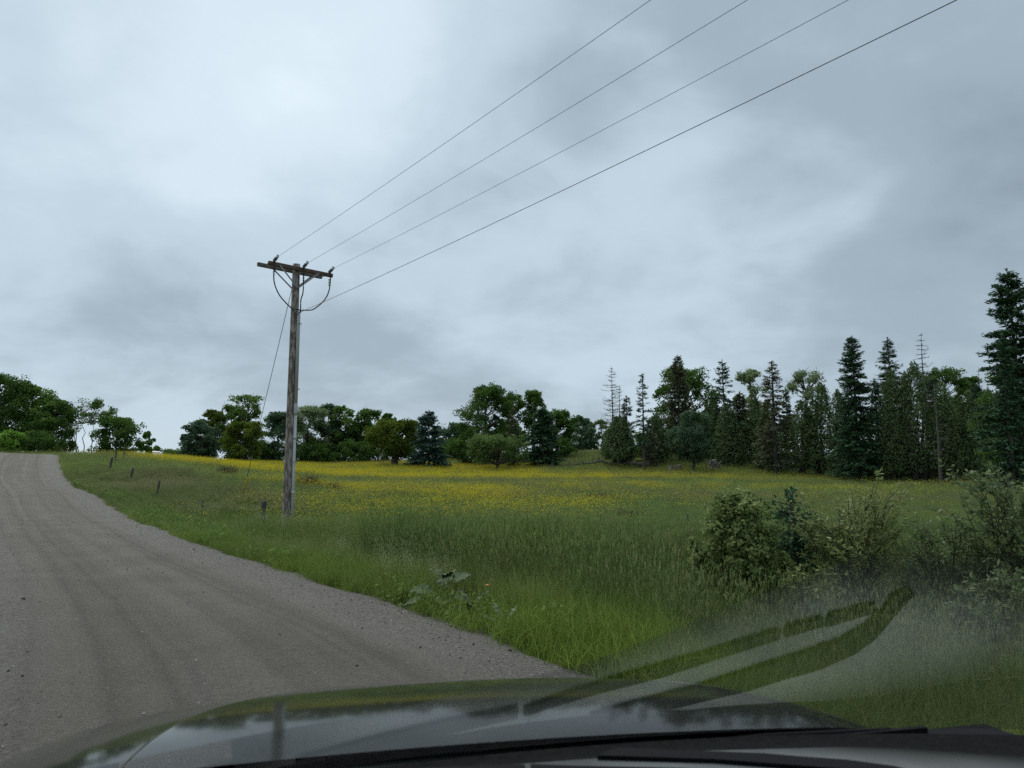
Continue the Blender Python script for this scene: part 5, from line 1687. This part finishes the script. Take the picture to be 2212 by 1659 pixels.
dry_clump(676, 1056, 40, 66, 30, 'brown dry weed clump in the meadow right beside the pole', 1)
dry_clump(730, 1062, 37, 26, 22, 'small brown weed clump right of the larger one by the pole', 2)
dry_clump(500, 1050, 46, 44, 22, 'dark weed clump in the buttercups left of the pole', 3)
dry_clump(1290, 1082, 33, 70, 18, 'flat brown weed patch in the open middle of the meadow', 4)
dry_clump(900, 1110, 24, 60, 22, 'brown weeds where tall grass meets the meadow', 5)
dry_clump(1352, 1105, 25, 30, 16, 'small brown tuft left of the thin rod post', 6)

# ------------------------------------------------------------------ fallen tree and stumps
def fallen_tree():
    rng = np.random.default_rng(8)
    a, b = place(1403, 82, 1000, 1008)[0], place(1216, 86, 1000, 1012)[0]
    root = empty('fallen_tree', a, 'bare fallen tree lying in the grass below the knoll', 'dead tree')
    P = limb(np.array([0, 0, .45]), b - a + [0, 0, .35], UP * .15, rng, 10)
    V, Fs = tube(P, np.linspace(.20, .04, 10), 8)
    obj('trunk', Soup().add(V, Fs).mesh('trunk', M['dead_wood'], True), root)
    s = Soup()
    for _ in range(70):
        u = rng.uniform(.2, .98)
        q = np.array([np.interp(u, np.linspace(0, 1, 10), P[:, k]) for k in range(3)])
        e = q + np.array([rng.normal(0, .5), rng.normal(0, .5), rng.uniform(-.5, 1.2)]) * rng.uniform(.5, 1.1)
        e[2] = max(e[2], .02)
        V, Fs = tube(limb(q, e, rng.normal(0, .1, 3), rng, 4), np.linspace(.035, .014, 4), 3)
        s.add(V, Fs)
    tag(obj('branches', s.mesh('branches', M['dead_wood']), root), kind='stuff')


fallen_tree()


def stump(xd, d, w, h, label, seed, root_wad=False):
    rng = np.random.default_rng(seed)
    loc, _ = place(xd, d, 1000, 1016)
    s = Soup()
    n = 7
    z = np.linspace(-.2, h, n)
    V, Fs = tube(np.column_stack([rng.normal(0, .03, n), rng.normal(0, .03, n), z]), w / 2 * np.interp(z, [0, .3, h], [1.35, 1, .85]) * (1 + .08 * rng.normal(size=n)), 11)
    s.add(V, Fs)
    root = empty('tree_stump', loc, label, 'stump')
    obj('stump_body', s.mesh('stump_body', M['silver_wood']), root)
    for _ in range(16 if root_wad else 7):
        a = rng.uniform(0, 6.28)
        q = np.array([math.cos(a), math.sin(a), 0]) * w * .35 + UP * rng.uniform(0, h * .9)
        e = q + np.array([math.cos(a), math.sin(a), rng.uniform(-.4, .9)]) * w * rng.uniform(.5, 1.1)
        V, Fs = tube(limb(q, e, rng.normal(0, .06, 3), rng, 5), np.linspace(.07, .02, 5), 5)
        obj('root', Soup().add(V, Fs).mesh('root', M['silver_wood']), root)


stump(1450, 79, .5, .65, 'grey splintered stump, left one of the two small stumps', 1)
stump(1467, 79.5, .45, .6, 'darker small stump right beside the grey splintered one', 2)
stump(1541, 80, .9, 1.0, 'large grey root stump right of the small green tree', 3, True)


# ------------------------------------------------------------------ white car behind the crest
def far_car():
    M['white_paint'] = solid('white_paint', (0.62, 0.63, 0.64), 0.25, coat=0.5)
    M['dark_glass'] = solid('dark_glass', (0.02, 0.024, 0.028), 0.08)
    M['tyre'] = solid('tyre', (0.02, 0.02, 0.02), 0.85)
    M['lamp_red'] = solid('lamp_red', (0.35, 0.012, 0.01), 0.2)
    M['hub'] = solid('hub', (0.35, 0.35, 0.36), 0.35, metal=0.8)
    d = 96.0
    loc, _ = place(333, d, 980, 990)
    root = empty('parked_car', loc, 'white car beyond the crest with only its roof showing over the buttercups', 'car', None, math.radians(24))
    root.location.z += CAR_DZ

    def section(prof, x0, x1, taper, name, m, par, smooth=False):
        P = np.array(prof, float)
        n = len(P)
        V = np.vstack([np.column_stack([np.where(P[:, 1] > 1.0, x0 * taper, x0), P]), np.column_stack([np.where(P[:, 1] > 1.0, x1 * taper, x1), P])])
        q = np.array([[i, (i + 1) % n, n + (i + 1) % n, n + i] for i in range(n)])
        o = obj(name, Soup().add(V, [q, np.arange(n)[::-1][None], np.arange(n, 2 * n)[None]]).mesh(name, m), par)
        b = o.modifiers.new('bevel', 'BEVEL'); b.width = .035; b.segments = 3
        return o
    section([(-2.2, .35), (2.1, .35), (2.2, .6), (2.15, .80), (1.1, .98), (-1.9, 1.0), (-2.2, .9)], -.88, .88, 1, 'body', M['white_paint'], root)
    section([(1.05, .97), (.25, 1.44), (-1.25, 1.46), (-1.95, 1.0)], -.80, .80, .86, 'cabin_glass', M['dark_glass'], root)
    section([(.32, 1.425), (.2, 1.50), (-1.2, 1.52), (-1.38, 1.44)], -.80, .80, .87, 'roof', M['white_paint'], root)
    for sx in (-.72, .72):
        V, Fs = tube([(sx * .99, -1.42, 1.46), (sx * 1.1, -1.98, .98)], .045, 6)
        obj('pillar', Soup().add(V, Fs).mesh('pillar', M['white_paint'], True), root)
        V, Fs = box((sx * 1.05, -2.19, .84), (.24, .06, .16))
        obj('tail_light', Soup().add(V, Fs).mesh('tail_light', M['lamp_red']), root)
        for wy in (-1.35, 1.35):
            V, Fs = tube([(sx * 1.05, wy, .33), (sx * 1.25, wy, .33)], .33, 18)
            wo = obj('wheel', Soup().add(V, Fs).mesh('wheel', M['tyre']), root)
            V, Fs = tube([(sx * 1.2, wy, .33), (sx * 1.262, wy, .33)], .19, 14)
            obj('rim', Soup().add(V, Fs).mesh('rim', M['hub']), wo)


CAR_DZ = 0.0
far_car()

# ------------------------------------------------------------------ the car the picture is taken from
def veil_pad():
    """black soft-touch pad whose painted pale tone shapes the haze mirrored in the windshield"""
    m, nt, out = mat('veil_dash_pad')
    L = nt.links.new
    tc = nd(nt, 'ShaderNodeTexCoord')
    sp_ = nd(nt, 'ShaderNodeSeparateXYZ')
    L(tc.outputs['Object'], sp_.inputs[0])
    nz = nd(nt, 'ShaderNodeTexNoise', i_Scale=5.0, i_Detail=5.0)
    L(tc.outputs['Object'], nz.inputs['Vector'])

    def smooth(sock, a, b):
        r = nd(nt, 'ShaderNodeMapRange', interpolation_type='SMOOTHSTEP')
        r.inputs[1].default_value = a; r.inputs[2].default_value = b
        L(sock, r.inputs[0])
        return r.outputs[0]

    def mul(a, b):
        n = nd(nt, 'ShaderNodeMath', operation='MULTIPLY')
        L(a, n.inputs[0])
        if isinstance(b, float):
            n.inputs[1].default_value = b
        else:
            L(b, n.inputs[1])
        return n.outputs[0]
    def op(kind, a, b):
        n = nd(nt, 'ShaderNodeMath', operation=kind)
        for q, v in enumerate((a, b)):
            if isinstance(v, float):
                n.inputs[q].default_value = v
            else:
                L(v, n.inputs[q])
        return n.outputs[0]
    X, Y = sp_.outputs[0], sp_.outputs[1]
    back = op('SUBTRACT', .945, op('MULTIPLY', op('MINIMUM', op('MAXIMUM', X, 0.0), .36), .55))   # pale tone painted for the windshield haze reaches further back on the passenger side
    f = smooth(op('SUBTRACT', Y, back), 0.0, .13)
    f = mul(f, smooth(X, -.46, -.30))
    f = mul(f, smooth(op('SUBTRACT', 1.235, op('ADD', Y, op('MULTIPLY', op('MAXIMUM', X, .25), .45))), 0.0, .11))
    f = mul(f, smooth(nz.outputs[0], -.1, .8))
    mx = nd(nt, 'ShaderNodeMix', data_type='RGBA')
    L(f, mx.inputs[0])
    mx.inputs[6].default_value = (.008, .008, .008, 1)
    mx.inputs[7].default_value = (.155, .168, .163, 1)
    p = nd(nt, 'ShaderNodeBsdfPrincipled', i_Roughness=.9)
    p.inputs['Specular IOR Level'].default_value = .05
    L(mx.outputs[2], p.inputs['Base Color'])
    L(p.outputs[0], out.inputs[0])
    return m


def own_car():
    paint = solid('dark_green_paint', (0.012, 0.016, 0.013), 0.085, (0.030, 0.032, 0.026), 2.5, spec=0.20)
    plastic = solid('black_plastic', (0.006, 0.006, 0.007), 0.8, spec=0.1)
    pad = veil_pad()
    dark_pad = solid('dark_dash_pad', (0.006, 0.006, 0.0065), 0.9, (0.010, 0.010, 0.0105), 60, 0.2, spec=0.05)
    lining = solid('grey_headliner', (0.16, 0.16, 0.155), 0.9)
    clear, nt, out = mat('clear_glass')
    t = nd(nt, 'ShaderNodeBsdfTransparent')
    t.inputs[0].default_value = (0.905, 0.905, 0.905, 1)
    nt.links.new(t.outputs[0], out.inputs[0])
    glass, nt, out = mat('reflecting_glass')
    L = nt.links.new
    lw = nd(nt, 'ShaderNodeLayerWeight', i_Blend=0.5)
    pw = nd(nt, 'ShaderNodeMath', operation='POWER'); pw.inputs[1].default_value = 5.0
    L(lw.outputs['Facing'], pw.inputs[0])
    ma = nd(nt, 'ShaderNodeMath', operation='MULTIPLY_ADD'); ma.inputs[1].default_value = 0.92; ma.inputs[2].default_value = 0.13
    L(pw.outputs[0], ma.inputs[0])
    t = nd(nt, 'ShaderNodeBsdfTransparent')
    g = nd(nt, 'ShaderNodeBsdfGlossy', i_Roughness=0.0)
    g.inputs[0].default_value = (1, 1, 1, 1)
    mx = nd(nt, 'ShaderNodeMixShader')
    L(ma.outputs[0], mx.inputs[0]); L(t.outputs[0], mx.inputs[1]); L(g.outputs[0], mx.inputs[2])
    L(mx.outputs[0], out.inputs[0])

    YAW = math.radians(16)
    ca, sa = math.cos(YAW), math.sin(YAW)
    # the driver's eye is at (-0.38, 0, 1.35) in the car
    ox, oy = -(-0.38 * ca), -(-0.38 * sa)
    root = empty('car', (ox, oy, 0), 'dark car whose hood, windshield and dashboard fill the bottom of the picture', 'car', None, YAW)
    root.rotation_euler = (0, math.radians(1.0), YAW)

    def hood_z(x, y):
        t_ = y - 1.1
        return .950 - .03 * t_ - .125 * t_ ** 2 - .04 * x ** 2 - np.where(x > 0, .80, .25) * np.maximum(0, abs(x) - .50) ** 2 - .018 * x

    def sheet(fx, us, vs, name, m, par, smooth=True, thick=0):
        U, W = np.meshgrid(us, vs)
        X, Y, Z = fx(U, W)
        nu = len(us)
        i = np.arange(len(vs) - 1)[:, None] * nu
        j = np.arange(nu - 1)[None]
        Q = np.stack([i + j, i + j + 1, i + nu + j + 1, i + nu + j], -1).reshape(-1, 4)
        o = obj(name, Soup().add(np.stack([X, Y, Z], -1).reshape(-1, 3), Q).mesh(name, m, smooth), par)
        if thick:
            md = o.modifiers.new('thickness', 'SOLIDIFY'); md.thickness = thick; md.offset = -1
        return o
    # fenders and nose: the body under and around the hood
    def body(U, W):
        # U -1..1 across, W 0..1 to the front, falling away to the sides and the nose
        w_ = .97 - .16 * W ** 3
        X = U * w_
        Y = 1.13 + (1.03 - .22 * abs(U) ** 2.2) * np.minimum(W, 1) 
        Z = hood_z(X, Y) - .014 - .9 * np.maximum(0, abs(U) - .92) ** 1.5 * 2.2 - .9 * np.maximum(0, W - .93) ** 1.4 * 6
        return X, Y, Z
    sheet(body, np.linspace(-1, 1, 61), np.linspace(0, 1, 41), 'front_body', paint, root, True, .02)
    # raised hood panel with rolled edge
    def panel(U, W):
        ang = W * np.pi                                 # fan from the right corner round the front to the left
        bx = .635 * np.cos(ang); by = 1.14 + .83 * np.sin(ang) ** .92
        X = bx * U
        Y = 1.14 + (by - 1.14) * (U + (1 - U) * .0)
        Z = hood_z(X, Y) + .006 - .024 * np.maximum(0, (U - .965) / .035) ** 2.2
        return X, Y, Z
    us = np.concatenate([np.linspace(0.0, .94, 24), np.linspace(.955, 1, 10)])
    sheet(panel, us, np.linspace(0, 1, 81), 'hood', paint, root, True)
    an = np.linspace(.06, 1.95, 60)
    bx = .640 * np.cos(an); by = 1.14 + .836 * np.sin(an) ** .92
    V, Fs = tube(np.column_stack([bx, by, hood_z(bx, by) - .0005]), .0048 * np.interp(an, [0, .15, 1.4, 1.95], [.5, 1, 1, .2]), 10)
    obj('hood_glint_bead', Soup().add(V, Fs).mesh('hood_glint_bead', solid('hood_glint_metal', (0.16, 0.165, 0.17), 0.4, metal=0.9), True), root)  # bead added to draw the bright sky glint along the hood
    # sides, nose and wheels so that the car stands on the road
    V, Fs = box((0, 1.93, .44), (1.30, .14, .36))
    bp = obj('bumper', Soup().add(V, Fs).mesh('bumper', paint), root)
    bp.modifiers.new('bevel', 'BEVEL').width = .05
    for s in (-1, 1):
        V, Fs = box((s * .84, -.62, .56), (.05, 2.1, .54))
        dr = obj('door', Soup().add(V, Fs).mesh('door', paint), root)
        V, Fs = box((s * .78, 1.50, .46), (.05, .95, .36))
        obj('fender', Soup().add(V, Fs).mesh('fender', paint), root)
        for wy in (1.45, -1.25):
            V, Fs = tube([(s * .72, wy, .34), (s * .94, wy, .34)], .34, 24)
            w_ = obj('wheel', Soup().add(V, Fs).mesh('wheel', M['tyre']), root)
            V, Fs = tube([(s * .90, wy, .34), (s * .948, wy, .34)], .21, 18)
            obj('rim', Soup().add(V, Fs).mesh('rim', M['hub']), w_)
    ZB, K = .960, 1 / math.tan(math.radians(28))

    def yb(x):
        return 1.10 - .20 * x * x
    # windshield: clear upper pane and the lower part that mirrors the dashboard
    ws = obj('windshield', None, root)
    def split(x):
        return np.interp(x, [-.8, -.30, -.12, .0, .8], [.86, .80, .70, .47, .47])
    def pane_part(y0f, y1f):
        def fx(U, W):
            Y = y0f(U) + (y1f(U) - y0f(U)) * W
            Z = ZB + (yb(U) - Y) / K
            return U, Y, Z
        return fx
    xs_ = np.linspace(-.80, .80, 49)
    sheet(pane_part(lambda x: -.12 + 0 * x, lambda x: split(x)), xs_, np.linspace(0, 1, 21), 'pane', clear, ws)
    sheet(pane_part(lambda x: split(x), lambda x: yb(x) - .004), xs_, np.linspace(0, 1, 25), 'lower_pane', glass, ws)
    # cowl between glass and hood, wipers on it
    sheet(lambda U, W: (U, yb(U) + .004 + (1.145 - yb(U)) * W, .945 - .012 * np.sin(W * np.pi) - .03 * W), np.linspace(-.85, .85, 41), np.linspace(0, 1, 7), 'cowl', plastic, root, True)
    for x0 in (-.48, .12):
        wp = obj('wiper', None, root)
        V, Fs = tube([(x0, 1.14, .925), (x0 + .25, 1.135, .930), (x0 + .5, 1.13, .925)], [.008, .007, .005], 6)
        obj('wiper_arm', Soup().add(V, Fs).mesh('wiper_arm', plastic, True), wp)
        V, Fs = box((x0 + .32, 1.125, .922), (.50, .010, .012))
        obj('wiper_blade', Soup().add(V, Fs).mesh('wiper_blade', plastic), wp)
    # dashboard: black strip along the glass, grey pad on the passenger side, dark cowl over the instruments
    db = obj('dashboard', None, root)

    def lip(x):
        return np.interp(x, [-.45, -.2, .2, .42, .52, .62, .8], [1.062, 1.068, 1.05, 1.015, .985, .935, .87])
    def dash_pad(U, W):
        # from the front line back, rolling over and down towards the cabin
        y1 = lip(U); y0 = .80
        s_ = W
        Y = np.where(s_ < .6, y1 + (y0 - y1) * s_ / .6, y0 - .11 * np.sin((s_ - .6) / .4 * np.pi / 2))
        Z = .950 - np.where(s_ < .6, 0, .13 * (1 - np.cos((s_ - .6) / .4 * np.pi / 2)))
        return U, Y, Z
    sheet(dash_pad, np.linspace(-.06, .80, 44), np.linspace(0, 1, 33), 'pad', pad, db)
    sheet(lambda U, W: (U, lip(U) + .002 + (yb(U) + .01 - lip(U)) * W, .949 + 0 * U - .004 * np.sin(W * np.pi)), np.linspace(-.80, .80, 60), np.linspace(0, 1, 9), 'front_strip', dark_pad, db)
    sheet(lambda U, W: (U, lip(U) + (.935 - lip(U)) * W, .950 + 0 * U), np.linspace(-.46, -.061, 24), np.linspace(0, 1, 9), 'pad', pad, db)
    def binnacle(U, W):
        y1 = .934
        Y = y1 + (.55 - y1) * W
        Z = .949 + .055 * np.sin(np.clip(W * 1.2, 0, 1) * np.pi) * np.clip((-.10 - U) / .12, 0, 1) * np.clip((U + .72) / .12, 0, 1) - .25 * np.maximum(0, W - .85)
        return U, Y, Z
    sheet(binnacle, np.linspace(-.80, -.062, 40), np.linspace(0, 1, 30), 'instrument_hood', dark_pad, db)
    V, Fs = box((0, .60, .70), (1.6, .16, .40))
    obj('dash_face', Soup().add(V, Fs).mesh('dash_face', dark_pad), db)

    import bmesh
    def slab(poly, name):
        me = bpy.data.meshes.new(name)
        bm = bmesh.new()
        vs = [bm.verts.new((x, y, .9565)) for x, y in poly]
        f = bm.faces.new(vs)
        if f.normal.z < 0:
            f.normal_flip()
        r = bmesh.ops.extrude_face_region(bm, geom=[f])
        for v in [g_ for g_ in r['geom'] if isinstance(g_, bmesh.types.BMVert)]:
            v.co.z = .944
        bmesh.ops.triangulate(bm, faces=bm.faces[:])
        bmesh.ops.recalc_face_normals(bm, faces=bm.faces[:])
        bm.to_mesh(me); bm.free()
        me.materials.append(plastic)
        return obj(name, me, db)
    for part in ([(-.073, 1.025), (-.023, 1.007), (.09, .967), (.191, .933), (.296, .887), (.298, .904), (.195, .951), (.128, .98), (-.008, 1.02), (-.071, 1.041)],
                 [(.304, .883), (.357, .861), (.360, .876), (.306, .900)], [(.366, .857), (.431, .830), (.438, .836), (.436, .843), (.366, .877)]):
        slab(part, 'defroster_vent')
    slab([(-.385, 1.050), (-.083, 1.022), (-.080, 1.043), (-.20, 1.060), (-.385, 1.060)], 'defroster_vent')
    slab([(.487, .805), (.471, .802), (.456, .813), (.447, .842), (.426, .871), (.397, .897), (.342, .928), (.262, .966), (.192, .999), (.033, 1.051), (.075, 1.074), (.278, 1.002), (.326, .977), (.38, .952), (.428, .916), (.452, .884), (.469, .843)], 'defroster_vent')
    # roof, pillars and cabin behind the eye
    sheet(lambda U, W: (U * .78, -.13 - 1.5 * W, 1.585 + .03 * np.sin(W * np.pi) - .05 * abs(U) ** 3), np.linspace(-1, 1, 21), np.linspace(0, 1, 9), 'roof', lining, root, True, .03)
    for s in (-1, 1):
        V, Fs = tube([(s * .82, .99, .93), (s * .80, .45, 1.24), (s * .78, -.12, 1.56)], .035, 8)
        obj('pillar', Soup().add(V, Fs).mesh('pillar', dark_pad, True), root)
    V, Fs = box((0, -.3, .38), (1.70, 2.4, .05))
    obj('floor', Soup().add(V, Fs).mesh('floor', plastic), root)
    V, Fs = box((0, -1.45, .85), (1.60, .10, .95))
    obj('rear_panel', Soup().add(V, Fs).mesh('rear_panel', dark_pad), root)


own_car()
